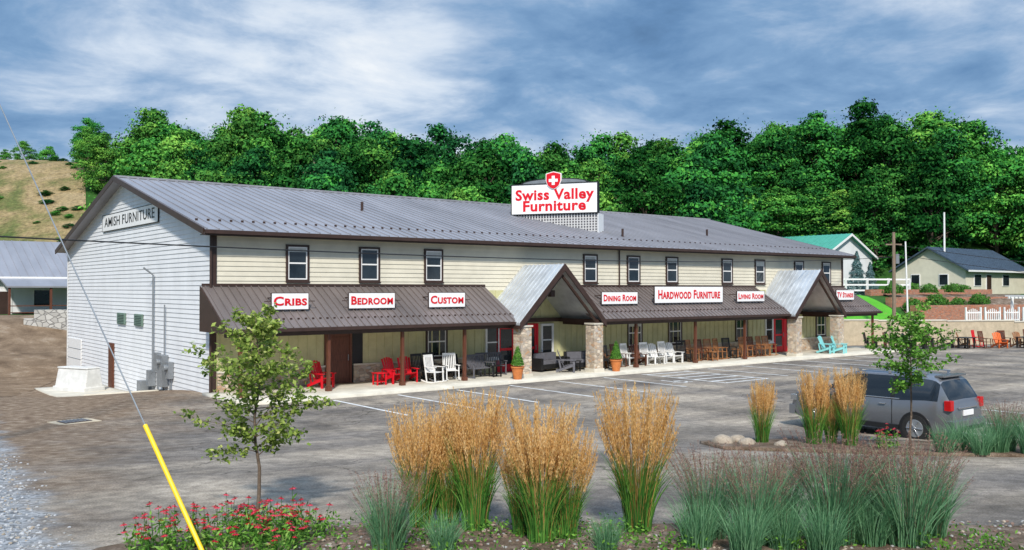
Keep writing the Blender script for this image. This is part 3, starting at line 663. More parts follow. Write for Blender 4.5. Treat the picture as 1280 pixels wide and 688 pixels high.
for i,(a,b,z0,z1) in enumerate((((68.6,36.2),(84,32),.5,2.75),((70,39),(86,35.5),1.2,3.35),((72,42),(88,39),2.2,4.0))):
    tw.beam((a[0],a[1],(z0+z1)/2),(b[0],b[1],(z0+z1)/2),.6,z1-z0,0)
tw.obj('brick_terrace_wall',['brick'])
def railfence(pts,h=1.1,nm='white_fence'):
    f=MB()
    for a,b in zip(pts,pts[1:]):
        L=math.hypot(b[0]-a[0],b[1]-a[1]); n=max(1,int(L/2.2))
        P=[(a[0]+(b[0]-a[0])*i/n,a[1]+(b[1]-a[1])*i/n) for i in range(n+1)]
        for x,y in P: f.box(x-.08,x+.08,y-.08,y+.08,g(x,y)-.1,g(x,y)+h+.1,0)
        for p,q in zip(P,P[1:]):
            for zz in (.3,.65,1.0): f.beam((p[0],p[1],g(*p)+zz*h),(q[0],q[1],g(*q)+zz*h),.05,.14,0)
    return f.obj(nm,['white'])
railfence([(60,47.5),(70,45),(79,42)],1.4); railfence([(72,30.5),(80,28.5)],1.0)
pg=MB(); 
for x,y in ((0,0),(3,0),(0,2.4),(3,2.4)): pg.box(x-.08,x+.08,y-.08,y+.08,0,2.4,0)
for i in range(9): pg.box(-.3+i*.42,-.24+i*.42,-.4,2.8,2.52,2.66,0)
pg.box(-.4,3.4,-.06,.06,2.38,2.52,0); pg.box(-.4,3.4,2.34,2.46,2.38,2.52,0)
pg.obj('white_pergola',['white'],loc=(75,29.5,g(75,30)+.9),rz=-.3)
gs=MB()
for i in range(6):
    x=i*1.7; gs.box(x,x+.1,0,.1,0,1.3,0); gs.box(x+1.3,x+1.4,0,.1,0,1.3,0)
    for j in range(7): gs.box(x+.14+j*.17,x+.2+j*.17,.03,.07,.1,1.0+.2*math.sin(j/6*math.pi),0)
    gs.box(x+.1,x+1.3,.02,.08,.3,.38,0); gs.box(x+.1,x+1.3,.02,.08,.85,.93,0)
gs.obj('display_garden_gate',['white'],loc=(67.5,31.6,1.4),rz=-.42)
lpx,lpy=W(17.4,-13.1); rpx,rpy=W(66,27.9)
p=MB(); p.cyl((0,0,-.5),(0,0,15),.17,.11,12,0); p.beam((-1.1,0,13.8),(1.1,0,13.8),.1,.12,0); 
for x in (-1,0,1): p.cyl((x,0,13.85),(x,0,14.05),.05,.04,8,1)
p.obj('utility_pole',['pole','grey'],loc=(lpx,lpy,g(lpx,lpy)),rz=.5)
p=MB(); p.cyl((0,0,-.5),(0,0,8.2),.15,.11,10,0); p.beam((-.6,0,7.3),(.6,0,7.3),.08,.1,0); p.cyl((.25,0,5.9),(.25,0,6.6),.16,.16,10,1)
p.obj('utility_pole',['pole','grey'],loc=(rpx,rpy,0),rz=-.6)
def wire(nm,a,b,sag,r=.012,n=26):
    w=MB(); P=[]
    for i in range(n+1):
        t=i/n; P.append((a[0]+(b[0]-a[0])*t,a[1]+(b[1]-a[1])*t,a[2]+(b[2]-a[2])*t-4*sag*t*(1-t)))
    for p,q in zip(P,P[1:]): w.cyl(p,q,r,n=5,cap=False)
    return w.obj(nm,['black'],recalc=False)
wire('power_line',(lpx,lpy,5.25),(rpx,rpy,6.4),.5,.018)
x2,y2=W(60,60); wire('power_line',(rpx,rpy,7.3),(x2,y2,3.8),.5,.02); wire('power_line',(rpx,rpy,6.6),(x2,y2,3.0),.5,.02)
x3,y3=W(62,27.2); p=MB(); p.cyl((0,0,0),(-.35,0,7.3),.07,.05,8,0); p.obj('flag_pole',['white'],loc=(x3,y3,g(x3,y3)),smooth=True)
x3,y3=W(95,45.5); p=MB(); p.cyl((0,0,-2),(0,0,8.6),.12,.09,8,0); p.obj('utility_pole',['white'],loc=(x3,y3,g(x3,y3)))
x3,y3=W(92,-20.2); p=MB(); p.cyl((0,0,-2),(0,0,14),.15,.1,8,0); p.beam((-1.2,0,12.5),(1.2,0,12.5),.1,.12,0); p.obj('utility_pole',['pole'],loc=(x3,y3,g(x3,y3)-1))
def P3(s,l,z): x,y=W(s,l); return Vector((x,y,z))
A=P3(10.2,-3.38,.9); Bp=P3(11.0,-4.46,2.42); D=(Bp-A)
gw=MB(); gw.cyl(A,A+D*6.2,.009,n=6,mi=0); gw.cyl(A-D*.05,Bp,.028,.028,10,1)
gw.cyl(A-D*.2,A,.02,n=6,mi=0); gw.obj('guy_wire',['grey','yellow'],smooth=True)

# ------------------------------------------------------------ vegetation
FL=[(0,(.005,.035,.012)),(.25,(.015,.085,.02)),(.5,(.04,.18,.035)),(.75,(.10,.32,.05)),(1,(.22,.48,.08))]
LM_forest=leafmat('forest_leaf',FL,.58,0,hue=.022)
def forest_tree(k,H=13.,kind=0):
    nb=NB(); nb.tube((0,0,-2),(.2,.1,H*.45),.28,.18,7,1); nb.tube((.2,.1,H*.45),(0,0,H*.85),.18,.05,6,1)
    nl=[40,44,34][kind]; R=[4.1,3.2,3.6][kind]+rng.random()*.6
    lean=rng.normal(size=2)*.4
    for i in range(nl):
        f=(i+.5)/nl; zc=H*(.10+.82*f)
        prof=(math.sin(math.pi*min(1,.2+.72*f)**.85), math.sin(math.pi*min(1,.25+.69*f)**.9), 1.08-f)[kind]
        rr=R*prof*(.35+.65*rng.random()); t=i*2.4+rng.random()*1.2
        if i>nl-4: rr*=.4
        c=np.array([rr*math.cos(t)+lean[0]*f,rr*math.sin(t)+lean[1]*f,zc+rng.normal()*.5]); lr=(.8+.8*rng.random()**1.3)*(.75 if f>.85 else 1)
        nb.tube((.1,.05,zc*.82),tuple(c),.09,.03,4,1)
        n=int(180*lr**1.6)+30
        d=rng.normal(size=(n,3)); d/=np.linalg.norm(d,axis=1)[:,None]; d[:,2]=np.where(d[:,2]<-.35,-d[:,2],d[:,2])
        rad_=lr*(1.08-.5*rng.random(n)**1.6)*(1+.3*np.sin(5*d[:,0]+k+i)*np.cos(4*d[:,1]+i)+.15*np.sin(9*d[:,2]+i))
        P=c+d*rad_[:,None]*np.array([1.25,1.25,.85])
        Nn=d+rng.normal(size=(n,3))*.5
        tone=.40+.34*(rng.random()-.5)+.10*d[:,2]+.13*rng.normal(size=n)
        L=.12+.14*rng.random(n)
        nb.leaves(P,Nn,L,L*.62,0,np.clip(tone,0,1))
    n=500; i=rng.random(n); t=rng.random(n)*6.283; r=R*(.7+.45*rng.random(n))*np.sin(np.pi*(.15+.75*i)); P=np.stack([r*np.cos(t),r*np.sin(t),H*(.2+.78*i)],1)+rng.normal(size=(n,3))*.3
    nb.leaves(P,rng.normal(size=(n,3)),.14,.08,0,.3+.3*rng.random(n))
    return nb.mesh('forest_tree_%d'%k,[LM_forest,'bark'])
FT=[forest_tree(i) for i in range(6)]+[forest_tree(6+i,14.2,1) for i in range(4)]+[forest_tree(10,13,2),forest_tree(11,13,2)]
FO=empty('forest')
nf=0
s_=82.
while s_<142:
    l_=-.72*s_
    while l_<.78*s_:
        s=s_+random.uniform(-2.2,2.2); l=l_+random.uniform(-1.6,1.6); az=l/s; x,y=W(s,l); l_+=5.0
        sc=random.choice((.8,.9,.95,1.0,1.04,1.14))*random.uniform(.96,1.04)
        if az<-.475:
            if s<121 or s>140 or random.random()<.5: continue
            sc=random.uniform(.2,.4)
        elif az<-.41:
            if s<104: continue
            sc*=.55 if az<-.45 else .72
        if 0<x<27 and y<97 : continue
        if x>56 and x<116 and y<72 and az>.33 and s<(104 if az<.46 else 110): 
            if not(y>52 and s>96): continue
        if az>.245 and az<.40 and s<112: continue
        z=g(x,y)
        o=place('tree',FT[random.randrange(12)],(x,y,z-.3),random.uniform(0,6.28),FO,(sc*random.uniform(.95,1.2),sc*random.uniform(.95,1.2),sc)); nf+=1
    s_+=6.
for i in range(110):
    s=random.uniform(90,108); l=random.uniform(.38,.72)*s; x,y=W(s,l)
    if 84<x<114 and 36<y<72: continue
    sc=random.uniform(.3,.5); place('tree',FT[random.randrange(6)],(x,y,g(x,y)-.8*sc*3),random.uniform(0,6),FO,(sc*1.5,sc*1.5,sc))
for i in range(16):
    s=random.uniform(109,114); l=random.uniform(.24,.42)*s; x,y=W(s,l); sc=random.uniform(.45,.7); place('tree',FT[random.randrange(6)],(x,y,g(x,y)-.8*sc*3),random.uniform(0,6),FO,(sc*1.5,sc*1.5,sc))
print('forest',nf)
for x,y,sc in ((98,30,.5),(104,33,.8),(95,26,.4),(110,32,1.0),(112,40,1.05),(109,36,.6)):
    place('broadleaf_tree',FT[random.randrange(6)],(x,y,g(x,y)-1),random.uniform(0,6),None,sc)
for i in range(34):
    s=random.uniform(92,120); l=s*random.uniform(-.62,-.48); x,y=W(s,l); sc=random.uniform(.03,.09); place('bush',FT[random.randrange(6)],(x,y,g(x,y)-.2),random.random()*6,FO,(sc*2.2,sc*2.2,sc*.7))
LM_sp=leafmat('spruce_needles',[(0,(.03,.07,.07)),(.5,(.1,.2,.2)),(1,(.28,.42,.42))])
nb=NB(); nb.tube((0,0,0),(0,0,4.2),.12,.02,6,1); n=5000; hh=rng.random(n)**1.3*4.1; r=(1.35*(1-hh/4.25))*(.55+.45*rng.random(n))*(1+.18*np.sin(hh*9)); t=rng.random(n)*6.283
P=np.stack([r*np.cos(t),r*np.sin(t),hh+.15-.15*r],1); nb.leaves(P,np.stack([np.cos(t),np.sin(t),1+0*t],1)+rng.normal(size=(n,3))*.4,.12,.035,0,rng.random(n))
me=nb.mesh('spruce',[LM_sp,'bark']); x,y=W(82,31.3); place('spruce_tree',me,(x,y,g(x,y)-.3),0); x,y=W(84,33.3); place('spruce_tree',me,(x,y,g(x,y)-.6),1,None,.85)
LM_sh=leafmat('shrub_leaf',[(0,(.02,.07,.01)),(.5,(.07,.22,.03)),(1,(.18,.38,.06))])
def shrub(r=.6,n=1200,nm='shrub'):
    nb=NB(); d=rng.normal(size=(n,3)); d/=np.linalg.norm(d,axis=1)[:,None]; d[:,2]=abs(d[:,2]); 
    rr=r*(.6+.4*rng.random(n)**.5)*(1+.15*np.sin(6*d[:,0])*np.cos(5*d[:,1])); P=d*rr[:,None]
    nb.leaves(P,d+rng.normal(size=(n,3))*.6,.055,.032,0,np.clip(rng.random(n)*.6+.3*d[:,2],0,1)); return nb.mesh(nm,[LM_sh])
SH=[shrub() for _ in range(3)]
for (x,y) in ((71,37.4),(74,37),(76,36.2),(78.5,35.6),(73,40.2),(77,39.2),(80,38.4),(83,44),(86,42),(89,41.8)):
    place('shrub',SH[random.randrange(3)],(x,y,g(x,y)+.3),random.random()*6,None,random.uniform(1.0,1.6))

LM_sap=leafmat('sapling_leaf',[(0,(.07,.13,.02)),(.4,(.2,.3,.05)),(.75,(.38,.46,.11)),(1,(.58,.6,.22))],0,.35)
def sapling(H,Wd,nm,nleaf=16,lm=None,z0=.3,nbn=30,ls=1.):
    nb=NB(); P=[Vector((0,0,-.1))]; 
    for i in range(1,9): P.append(Vector((math.sin(i*1.3)*.035*H/3,math.cos(i*1.7)*.03*H/3,H*.97*i/8)))
    for i,(a,b) in enumerate(zip(P,P[1:])): nb.tube(a,b,.03*(1-i/9.5),.03*(1-(i+1)/9.5),7,1)
    for i in range(nbn):
        f=i/nbn; zb=H*(z0+(.93-z0)*f); k=zb/(H*.97)*8; j=min(7,int(k)); base=P[j].lerp(P[j+1],k-j)
        t=i*2.4+random.uniform(-.4,.4); ln=Wd*(.35+.8*math.sin(math.pi*(.22+.70*f)))*random.uniform(.6,1.15)*.75
        dr_=Vector((math.cos(t),math.sin(t),random.uniform(.25,.8))).normalized(); p=base.copy(); pts=[p.copy()]
        for q in range(4):
            dr_=(dr_+Vector((random.gauss(0,.14),random.gauss(0,.14),random.gauss(-.03,.12)))).normalized(); p=p+dr_*ln/4; pts.append(p.copy())
        for q,(a,b) in enumerate(zip(pts,pts[1:])):
            nb.tube(a,b,.009*(1-q/5),.009*(1-(q+1)/5),4,1)
            for _ in range(2):
                tw=(dr_+Vector((random.gauss(0,.8),random.gauss(0,.8),random.gauss(0,.5)))).normalized()*ln*.28; e2=b+tw; nb.tube(b,e2,.004,.002,3,1)
                n=nleaf; u=rng.random(n)[:,None]; LP=np.array(b)+u*np.array(tw)+rng.normal(size=(n,3))*.04
                Nn=rng.normal(size=(n,3))*.6+np.array([0,0,.8]); L=(.026+.018*rng.random(n))*ls
                nb.leaves(LP,Nn,L,L*.62,0,np.clip(.5+.2*rng.normal(size=n)+.2*(f-.5),0,1))
    return nb.mesh(nm,[lm or LM_sap,'bark'])
x,y=W(12.9,-3.63); place('sapling_tree',sapling(2.95,1.0,'sapling',17,nbn=36,ls=1.1),(x,y,g(x,y)),.3)
LM_sap2=leafmat('sapling_leaf_green',[(0,(.04,.11,.015)),(.4,(.1,.26,.03)),(.75,(.2,.42,.06)),(1,(.36,.55,.14))],0,.35)
x,y=W(20.2,8.9); place('sapling_tree',sapling(3.2,1.05,'sapling_b',15,LM_sap2,.42,30,1.25),(x,y,g(x,y)+.1),1.3)

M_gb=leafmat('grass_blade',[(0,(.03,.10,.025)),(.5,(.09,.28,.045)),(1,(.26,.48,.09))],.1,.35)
M_pl=leafmat('grass_plume',[(0,(.42,.22,.06)),(.5,(.74,.46,.17)),(1,(.92,.71,.38))],.15,.4)
M_bb=leafmat('blue_grass_blade',[(0,(.04,.12,.05)),(.5,(.12,.29,.14)),(1,(.28,.5,.27))],.1,.35)
M_rp=leafmat('red_seed_head',[(0,(.13,.065,.055)),(.5,(.29,.165,.13)),(1,(.48,.33,.24))],.15,.35)
def feather_grass(H,top,nm,culms=190,bl=420,plume=.4,tight=1.,m=70):
    nb=NB()
    def curve(n,h,out,k,pw=1.6,droop=.0,r0=.16):
        a=rng.random(n)*6.283; rb=r0*np.sqrt(rng.random(n)); u=np.linspace(0,1,k)[None,:]
        a2=a+rng.normal(size=n)*.5
        px=(rb*np.cos(a))[:,None]+(out*np.cos(a2))[:,None]*u**pw; py=(rb*np.sin(a))[:,None]+(out*np.sin(a2))[:,None]*u**pw
        pz=h[:,None]*(u-droop[:,None]*u**3 if np.ndim(droop) else u-droop*u**3)
        f=rng.random(n)*6.283; return np.stack([px,py,pz],-1),np.stack([np.cos(f),np.sin(f),0*f],-1),u
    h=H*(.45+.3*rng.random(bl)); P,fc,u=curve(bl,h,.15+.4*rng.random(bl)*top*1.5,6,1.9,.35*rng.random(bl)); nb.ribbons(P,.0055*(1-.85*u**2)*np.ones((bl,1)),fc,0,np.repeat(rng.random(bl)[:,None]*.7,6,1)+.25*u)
    h=H*(.66+.36*rng.random(culms)**.9); P,fc,u=curve(culms,h,top*np.sqrt(rng.random(culms))*tight,7,1.25,0,.13); 
    nb.ribbons(P,.0022*np.ones((culms,7)),fc,1,np.repeat(rng.random(culms)[:,None]*.6,7,1))
    tt=1-plume*rng.random((culms,m))**.85*.8
    idx=np.clip(tt*6,0,5.999); i0=idx.astype(int); fr=(idx-i0)[...,None]; ci=np.arange(culms)[:,None]
    Q=P[ci,i0]*(1-fr)+P[ci,i0+1]*fr; wdt=.013*np.sin(np.pi*np.clip((1-tt)/(plume*.8),.05,1))[...,None]+.003
    off=rng.normal(size=Q.shape)*wdt; off[...,2]*=.5; Q=(Q+off).reshape(-1,3); n=len(Q)
    up=np.array([0,0,1.])+rng.normal(size=(n,3))*.28; r=rng.normal(size=(n,3)); Nn=np.cross(up,r); 
    Nn/=np.linalg.norm(Nn,axis=1)[:,None]; U=up/np.linalg.norm(up,axis=1)[:,None]; Vv=np.cross(Nn,U)
    L=(.014+.013*rng.random(n))[:,None]; Wd=.0038
    Vt=np.stack([Q-U*L,Q+Vv*Wd,Q+U*L,Q-Vv*Wd],1).reshape(-1,3)
    nb.add(Vt,np.arange(4*n).reshape(n,4),1,np.repeat(np.clip(rng.random(n)*.5+np.repeat(rng.random(culms),m)*.5,0,1),4))
    return nb.mesh(nm,[M_gb,M_pl])
def switch_grass(H,top,nm,culms=120,bl=480,red=True):
    nb=NB()
    def curve(n,h,out,k,pw,r0):
        a=rng.random(n)*6.283; rb=r0*np.sqrt(rng.random(n)); u=np.linspace(0,1,k)[None,:]; a2=a+rng.normal(size=n)*.6
        px=(rb*np.cos(a))[:,None]+(out*np.cos(a2))[:,None]*u**pw; py=(rb*np.sin(a))[:,None]+(out*np.sin(a2))[:,None]*u**pw
        f=rng.random(n)*6.283; return np.stack([px,py,h[:,None]*(u-.12*u**3)],-1),np.stack([np.cos(f),np.sin(f),0*f],-1),u
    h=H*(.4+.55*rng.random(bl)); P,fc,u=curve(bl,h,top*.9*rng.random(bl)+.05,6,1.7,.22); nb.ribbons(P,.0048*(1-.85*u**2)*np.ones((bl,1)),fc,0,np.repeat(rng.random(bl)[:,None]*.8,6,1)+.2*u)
    if not red: return nb.mesh(nm,[M_bb,M_rp])
    h=H*(.75+.32*rng.random(culms)); P,fc,u=curve(culms,h,top*np.sqrt(rng.random(culms)),7,1.4,.2); nb.ribbons(P,.0016*np.ones((culms,7)),fc,1,np.repeat(rng.random(culms)[:,None]*.6,7,1))
    m=26; tt=1-.36*rng.random((culms,m)); idx=np.clip(tt*6,0,5.999); i0=idx.astype(int); fr=(idx-i0)[...,None]; ci=np.arange(culms)[:,None]
    Q=P[ci,i0]*(1-fr)+P[ci,i0+1]*fr; Q=Q+rng.normal(size=Q.shape)*(.005+.028*(1-tt)[...,None]); Q=Q.reshape(-1,3); n=len(Q)
    nb.leaves(Q,rng.normal(size=(n,3))*np.array([1,1,.3]),.011+.009*rng.random(n),.0032,1,rng.random(n)); return nb.mesh(nm,[M_bb,M_rp])
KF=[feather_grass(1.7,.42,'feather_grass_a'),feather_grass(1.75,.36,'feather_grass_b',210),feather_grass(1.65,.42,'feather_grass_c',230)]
for i,(s,l,sc) in enumerate(((12,-1.2,.95),(11.8,-.48,1.04),(11.1,.36,1.02),(11.7,1.62,1.1),(11.5,.12,.7),(12.1,-.85,.86),(11.3,.68,.8))):
    x,y=W(s,l); place('feather_reed_grass',KF[i%3],(x,y,g(x,y)+.05),random.random()*6,None,sc)
KM=feather_grass(1.6,.26,'feather_grass_m',170,280)
for s,l,sc in ((21.9,6.05,.95),(21.6,7.2,1.12),(21.3,7.95,1.15),(21.7,7.65,.8)):
    x,y=W(s,l); place('feather_reed_grass',KM,(x,y,g(x,y)+.08),random.random()*6,None,sc)
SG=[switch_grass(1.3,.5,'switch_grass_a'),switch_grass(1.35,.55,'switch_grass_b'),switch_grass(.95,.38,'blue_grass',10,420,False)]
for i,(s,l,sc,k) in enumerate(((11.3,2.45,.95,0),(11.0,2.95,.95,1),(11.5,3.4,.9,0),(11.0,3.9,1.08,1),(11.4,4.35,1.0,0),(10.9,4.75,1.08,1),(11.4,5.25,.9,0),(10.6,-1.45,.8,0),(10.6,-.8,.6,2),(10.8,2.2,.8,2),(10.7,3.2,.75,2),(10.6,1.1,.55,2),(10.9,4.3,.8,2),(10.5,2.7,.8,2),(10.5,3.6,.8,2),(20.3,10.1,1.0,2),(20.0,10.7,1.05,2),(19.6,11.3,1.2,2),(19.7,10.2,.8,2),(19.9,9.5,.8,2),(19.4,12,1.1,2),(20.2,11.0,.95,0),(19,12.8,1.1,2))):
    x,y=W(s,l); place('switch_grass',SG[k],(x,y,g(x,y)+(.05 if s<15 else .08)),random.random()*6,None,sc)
M_pt=leafmat('petal_red',[(0,(.35,.005,.02)),(.5,(.62,.012,.04)),(1,(.8,.08,.14))],0,.3)
def coneflowers(R,n,nm):
    nb=NB()
    for i in range(n):
        r=R*math.sqrt(random.random()); t=random.random()*6.283; x,y=r*math.cos(t),r*math.sin(t)*.7; h=random.uniform(.3,.62)*(1.15-.5*r/R)
        tx,ty=x*1.15+random.gauss(0,.03),y*1.15+random.gauss(0,.03); nb.tube((x,y,0),(tx,ty,h),.004,.003,4,1,.4)
        k=8; a=np.arange(k)*2*math.pi/k+random.random(); tilt=random.uniform(-.4,.4)
        c=np.array([tx,ty,h]); rr=random.uniform(.022,.034)
        P=c+np.stack([np.cos(a)*rr,np.sin(a)*rr,-.008+0*a+tilt*np.cos(a)*rr],1)
        Nn=np.stack([np.cos(a)*.4,np.sin(a)*.4,1+0*a],1); upv=np.stack([-np.sin(a),np.cos(a),0*a],1)
        nb.leaves(P,Nn,.022,.013,2,rng.random(k),up=upv)
        nb.tube((tx,ty,h-.004),(tx,ty,h+.016),.013,.006,6,3,.3)
        m=16; u=rng.random(m); LP=np.stack([x+(tx-x)*u,y+(ty-y)*u,h*u*.85],1)+rng.normal(size=(m,3))*.035
        nb.leaves(LP,rng.normal(size=(m,3))*.6+np.array([0,0,.7]),.035+.02*rng.random(m),.014,0,rng.random(m))
    return nb.mesh(nm,[LM_sap2,M_gb,M_pt,'wood'])
for i,(s,l,R,n) in enumerate(((11.0,-3.35,.5,48),(11.2,-2.75,.45,44),(10.6,-4.0,.45,34),(10.5,-2.9,.5,34))):
    x,y=W(s,l); place('coneflower_plant',coneflowers(R,n,'coneflowers_%d'%i),(x,y,g(x,y)+.05),.0)
x,y=W(20.6,8.55); place('coneflower_plant',coneflowers(.3,16,'coneflowers_s'),(x,y,g(x,y)+.1))
nbp=NB()
for i in range(70):
    s=random.uniform(10,12.1); l=random.uniform(-4,6); x,y=W(s,l); z=g(x,y)+.07; m=60
    P=np.array([x,y,z])+rng.normal(size=(m,3))*np.array([.15,.15,.06])+np.array([0,0,.08]); nbp.leaves(P,rng.normal(size=(m,3))+np.array([0,0,1.]),.03,.014,0,rng.random(m)*.8)
place('ground_cover_plants',nbp.mesh('ground_cover',[LM_sap2]))
import bmesh
from mathutils import noise
def rock(r):
    bm=bmesh.new(); bmesh.ops.create_icosphere(bm,subdivisions=1 if r<.1 else 3,radius=r)
    o=Vector((random.random()*9,random.random()*9,0))
    for v in bm.verts: v.co*= (1+.35*noise.noise(v.co/r*1.1+o)); v.co.z*=.6
    V=[tuple(v.co) for v in bm.verts]; F=[tuple(x.index for x in f.verts) for f in bm.faces]; bm.free(); return V,F
rocks=[rock(.035) for _ in range(6)]
M['peb1']=mat('pebble_tan',(.36,.3,.23),.8,.2,20); M['peb2']=mat('pebble_grey',(.32,.315,.3),.8,.2,20); M['peb3']=mat('pebble_brown',(.2,.13,.1),.8,.2,20); M['peb4']=mat('gravel_pale',(.42,.43,.44),.8,.2,20)
def scatter(nm,n,fs,mats,kr):
    pb=MB()
    for i in range(n):
        s,l=fs(); x,y=W(s,l); z=g(x,y)+(.075 if nm=='pebbles' else .035); V_,F_=random.choice(rocks); k=random.uniform(*kr); b0=len(pb.v); a=random.random()*6; ca,sa=math.cos(a)*k,math.sin(a)*k
        pb.v+=[(x+v[0]*ca-v[1]*sa,y+v[0]*sa+v[1]*ca,z+v[2]*k) for v in V_]; pb.f+=[tuple(b0+q for q in f) for f in F_]; pb.m+=[random.randrange(len(mats))]*len(F_)
    pb.obj(nm,mats,recalc=False)
scatter('pebbles',1500,lambda:(random.uniform(9.6,12.3),random.uniform(-4.0,7.5)),['peb1','peb2','peb3','peb3'],(.35,.95))
def gfs():
    s=random.uniform(10.,20); return s,-.632*s+1.2-random.random()**1.3*6+random.gauss(0,.3)
scatter('gravel_stones',4500,gfs,['peb4','peb2','peb4','peb1'],(.3,.95))
for s,l,r in ((21.9,5.1,.28),(22.1,5.5,.22),(21.6,5.6,.2),(21.2,6.3,.14)):
    V_,F_=rock(r); b=MB(); b.v=V_; b.f=F_; b.m=[0]*len(F_); x,y=W(s,l); b.obj('boulder',['peb1'],loc=(x,y,g(x,y)+.12),smooth=True)

# ------------------------------------------------------------ parked SUV (front toward +Y)
def suv():
    E=empty('parked_suv'); c=MB()
    st=[(-2.34,.62),(-2.33,.80),(-2.30,1.0),(-2.25,1.12),(-2.0,1.58),(-1.88,1.66),(-1.78,1.685),(-1.66,1.70),(-1.0,1.725),(-.86,1.73),(-.74,1.73),(0.05,1.72),(.2,1.71),(.34,1.69),(.5,1.655),(.62,1.61),(.9,1.40),(1.18,1.18),(1.26,1.125),(1.5,1.10),(1.9,1.05),(2.15,.98),(2.28,.85),(2.34,.65)]
    def sec(y,zt):
        en=max(0,abs(y)-1.9)/.45; wb=.92-.16*en**2; zb=.27+.08*en
        belt=min(1.06+ (.05 if y<-1 else 0),zt-.03)
        f=max(0,min(1,(zt-1.1)/.6)); wr=wb-.02-.20*f; z5=zt-.07*f-.012
        if zt<=1.12: wr=wb-.05
        return [(0,zb),(wb-.07,zb),(wb-.01,zb+.14),(wb,.72 if zt>.78 else (zb+zt)/2+.05),(wb-.015,max(belt-.02,zb+.16)),(wr,max(z5,belt+.0)),(wr-.12,zt),(0,zt+.015)]
    rings=[]
    for y,zt in st:
        s_=sec(y,zt); rings.append([(x,y,z) for x,z in s_]+[(-x,y,z) for x,z in s_[-2:0:-1]])
    n=len(rings[0])
    for r in rings: c.v+=r
    for i in range(len(rings)-1):
        y0,y1=st[i][0],st[i+1][0]
        for j in range(n):
            k=(j+1)%n; m=0
            side=(j==4 or (n-1-j)==4)
            if side and y0>=-1.67 and y1<=1.2:
                m=1 if not((-.87<y0<-.73 and y1<-.7) or (.04<y0<.06)) else 2
            if side and y0>=-2.02 and y1<=-1.64: m=1
            if j in (5,6,7,8) and (y0>=.49 and y1<=1.27): m=1
            if j in (5,6,7,8) and (y0>=-2.26 and y1<=-1.99): m=1
            if j in (0,n-1): m=2
            c.f.append((i*n+j,i*n+k,(i+1)*n+k,(i+1)*n+j)); c.m.append(m)
    c.f.append(tuple(range(n))); c.m.append(0); L=len(rings)-1; c.f.append(tuple(L*n+q for q in range(n))); c.m.append(0)
    c.obj('body',['carpaint','carglass','black'],E,smooth=True)
    d=MB()
    for sx in (-1,1):
        X=.925*sx
        for y in (-1.42,1.42):
            d.cyl((X-.03*sx,y,.36),(X+.006*sx,y,.36),.435,.42,28,0)
            d.cyl((X-.22*sx,y,.355),(X+.012*sx,y,.355),.36,.345,28,1)
            d.cyl((X+.0*sx,y,.355),(X+.016*sx,y,.355),.235,.225,20,2)
            for q in range(6):
                a=q*math.pi/3; d.beam((X+.022*sx,y,.355),(X+.022*sx,y+math.cos(a)*.22,.355+math.sin(a)*.22),.05,.02,3)
            d.cyl((X+.01*sx,y,.355),(X+.04*sx,y,.355),.05,.04,10,3)
        d.box(X-.06*sx,X+.012*sx,-.98,.98,.27,.40,0)
        d.box(X-.02*sx,X+.004*sx,-.8,-.79,.42,1.04,0); d.box(X-.02*sx,X+.004*sx,.12,.13,.42,1.04,0); d.box(X-.02*sx,X+.004*sx,1.0,1.01,.42,1.04,0)
        for y in (-.62,.3): d.box(X-.01*sx,X+.03*sx,y,y+.17,.9,.93,3)
        d.beam((.62*sx,-1.6,1.77),(.64*sx,.3,1.77),.035,.035,3); 
        for y in (-1.55,-.6,.25): d.box(.63*sx-.02,.63*sx+.02,y-.04,y+.04,1.69,1.76,3)
        d.box(X-.03*sx,X+.16*sx,.82,.94,1.04,1.18,4)
        d.box(.80*sx-.1,.80*sx+.075,-2.335,-2.17,.88,1.13,5); d.box(.78*sx-.12,.78*sx+.1,2.1,2.3,.74,.9,3)
        d.beam((X-.02*sx,-1.0,1.075),(X-.03*sx,1.1,1.06),.02,.025,3)
    d.box(-.86,.86,-2.40,-2.2,.36,.62,4); d.box(-.7,.7,-2.41,-2.401,.36,.46,0); d.box(-.26,.26,-2.365,-2.33,.72,.86,6); d.box(-.5,.5,-2.36,-2.325,.9,.94,3)
    d.box(-.84,.84,2.2,2.39,.34,.6,4); d.box(-.5,.5,2.3,2.37,.62,.82,0); d.box(-.6,.6,-2.02,-1.78,1.675,1.72,4)
    d.obj('trim',['black','tyre','grey','chrome','carpaint','taillight','white'],E,smooth=True,bevel=.008); return E
M['carpaint']=mat('silver_grey_paint',(.24,.25,.27),.22,.03,2,metal=.6,spec=.6); M['carglass']=mat('car_glass',(.012,.015,.018),.05,.1,2,spec=.8)
M['tyre']=mat('tyre_rubber',(.02,.02,.02),.85,.2,10); M['chrome']=mat('chrome',(.55,.56,.58),.2,.05,5,metal=.9); M['taillight']=mat('tail_light',(.5,.01,.012),.2,.1,4)
E=suv(); E.location=(23.45,13.28,g(23.45,13.28)+.03)

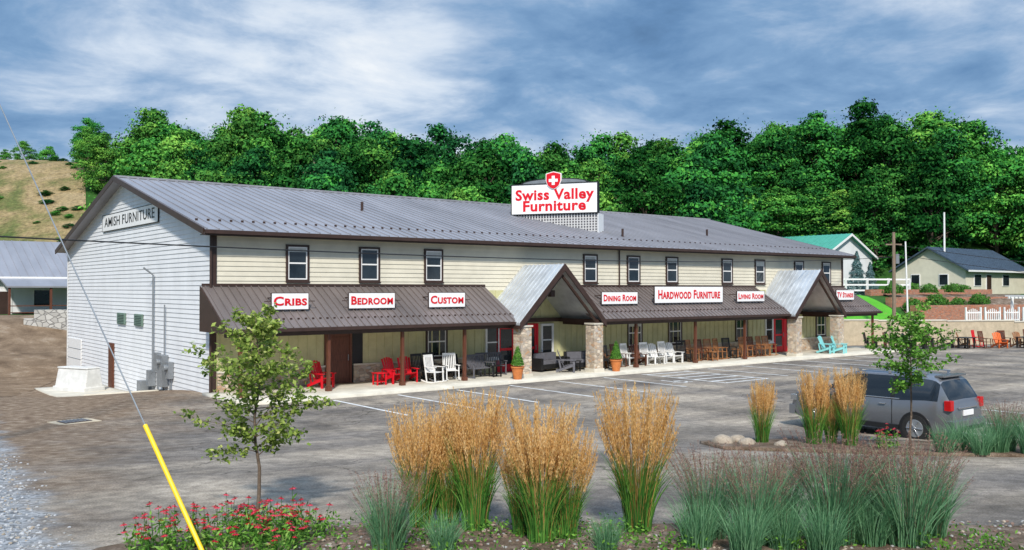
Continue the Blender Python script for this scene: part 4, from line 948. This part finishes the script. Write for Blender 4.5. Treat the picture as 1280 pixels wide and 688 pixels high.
# ------------------------------------------------------------ world, sun, camera
w=bpy.data.worlds.new('World'); S.world=w; w.use_nodes=True; nt=w.node_tree; nt.nodes.clear(); L=nt.links
out=N(nt,'ShaderNodeOutputWorld'); bg=N(nt,'ShaderNodeBackground'); bg.inputs[1].default_value=.1
sky=N(nt,'ShaderNodeTexSky'); sky.sky_type='NISHITA'; sky.sun_disc=False; sky.sun_elevation=rad(41); sky.sun_rotation=math.atan2(-.55,-.75)
tc=N(nt,'ShaderNodeTexCoord'); sp=N(nt,'ShaderNodeSeparateXYZ'); L.new(tc.outputs['Generated'],sp.inputs[0])
mz=N(nt,'ShaderNodeMath',operation='MAXIMUM'); L.new(sp.outputs[2],mz.inputs[0]); mz.inputs[1].default_value=0
az_=N(nt,'ShaderNodeMath',operation='ADD'); L.new(mz.outputs[0],az_.inputs[0]); az_.inputs[1].default_value=.16
dxn=N(nt,'ShaderNodeMath',operation='DIVIDE'); L.new(sp.outputs[0],dxn.inputs[0]); L.new(az_.outputs[0],dxn.inputs[1])
dyn=N(nt,'ShaderNodeMath',operation='DIVIDE'); L.new(sp.outputs[1],dyn.inputs[0]); L.new(az_.outputs[0],dyn.inputs[1])
cb=N(nt,'ShaderNodeCombineXYZ'); L.new(dxn.outputs[0],cb.inputs[0]); L.new(dyn.outputs[0],cb.inputs[1]); cb.inputs[2].default_value=2.4
def nz(scale,detail,rough,dist,lac=2.):
    n=N(nt,'ShaderNodeTexNoise'); n.inputs['Scale'].default_value=scale; n.inputs['Detail'].default_value=detail; n.inputs['Roughness'].default_value=rough; n.inputs['Distortion'].default_value=dist
    L.new(cb.outputs[0],n.inputs['Vector']); return n
n1=nz(.9,3,.5,.1); n2=nz(2.3,11,.6,.25)
md=N(nt,'ShaderNodeMath',operation='MULTIPLY'); L.new(n1.outputs[0],md.inputs[0]); md.inputs[1].default_value=.52
ma=N(nt,'ShaderNodeMath',operation='MULTIPLY_ADD'); L.new(n2.outputs[0],ma.inputs[0]); ma.inputs[1].default_value=.52; L.new(md.outputs[0],ma.inputs[2])
def lobe(dirv,a,b_,amt,prev):
    v=Vector(dirv).normalized(); dp=N(nt,'ShaderNodeVectorMath',operation='DOT_PRODUCT'); L.new(tc.outputs['Generated'],dp.inputs[0]); dp.inputs[1].default_value=v
    mr=N(nt,'ShaderNodeMapRange'); mr.interpolation_type='SMOOTHSTEP'; L.new(dp.outputs['Value'],mr.inputs[0]); mr.inputs[1].default_value=a; mr.inputs[2].default_value=b_; mr.inputs[3].default_value=0; mr.inputs[4].default_value=amt
    ad=N(nt,'ShaderNodeMath',operation='ADD'); L.new(mr.outputs[0],ad.inputs[0]); L.new(prev,ad.inputs[1]); return ad.outputs[0]
v=lobe((.38,.95,.17),.95,1,.095,ma.outputs[0]); v=lobe((.60,.80,.14),.975,1,.075,v); v=lobe((.2,1.0,.36),.97,1,-.04,v)
cr=ramp(nt,[(.36,(.085,.18,.34)),(.44,(.13,.26,.47)),(.51,(.21,.36,.58)),(.57,(.38,.51,.70)),(.64,(.66,.75,.87)),(.72,(.88,.92,.96))]); L.new(v,cr.inputs[0])
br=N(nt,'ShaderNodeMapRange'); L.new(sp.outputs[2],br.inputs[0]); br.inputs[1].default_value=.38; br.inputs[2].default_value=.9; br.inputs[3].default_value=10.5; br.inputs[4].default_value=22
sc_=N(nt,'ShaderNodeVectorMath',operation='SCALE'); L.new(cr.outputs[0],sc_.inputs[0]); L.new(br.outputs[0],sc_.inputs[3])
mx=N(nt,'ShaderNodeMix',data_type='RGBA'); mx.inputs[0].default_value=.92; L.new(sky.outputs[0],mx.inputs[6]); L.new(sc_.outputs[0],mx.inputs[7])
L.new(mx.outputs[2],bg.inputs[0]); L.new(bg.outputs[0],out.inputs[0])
sl=bpy.data.lights.new('sun','SUN'); sl.energy=4.5; sl.angle=rad(4); sl.color=(1,.94,.85); so=bpy.data.objects.new('sun',sl); C.objects.link(so)
d=Vector((-.55*.78,-.75*.78,.64)); so.rotation_euler=d.to_track_quat('Z','Y').to_euler()
cam=bpy.data.cameras.new('camera'); co=bpy.data.objects.new('camera',cam); C.objects.link(co); cam.sensor_width=36; cam.lens=31.75; cam.clip_end=5000
co.location=(0,0,4.08); co.rotation_euler=(rad(90.86),0,rad(-38.25)); S.camera=co
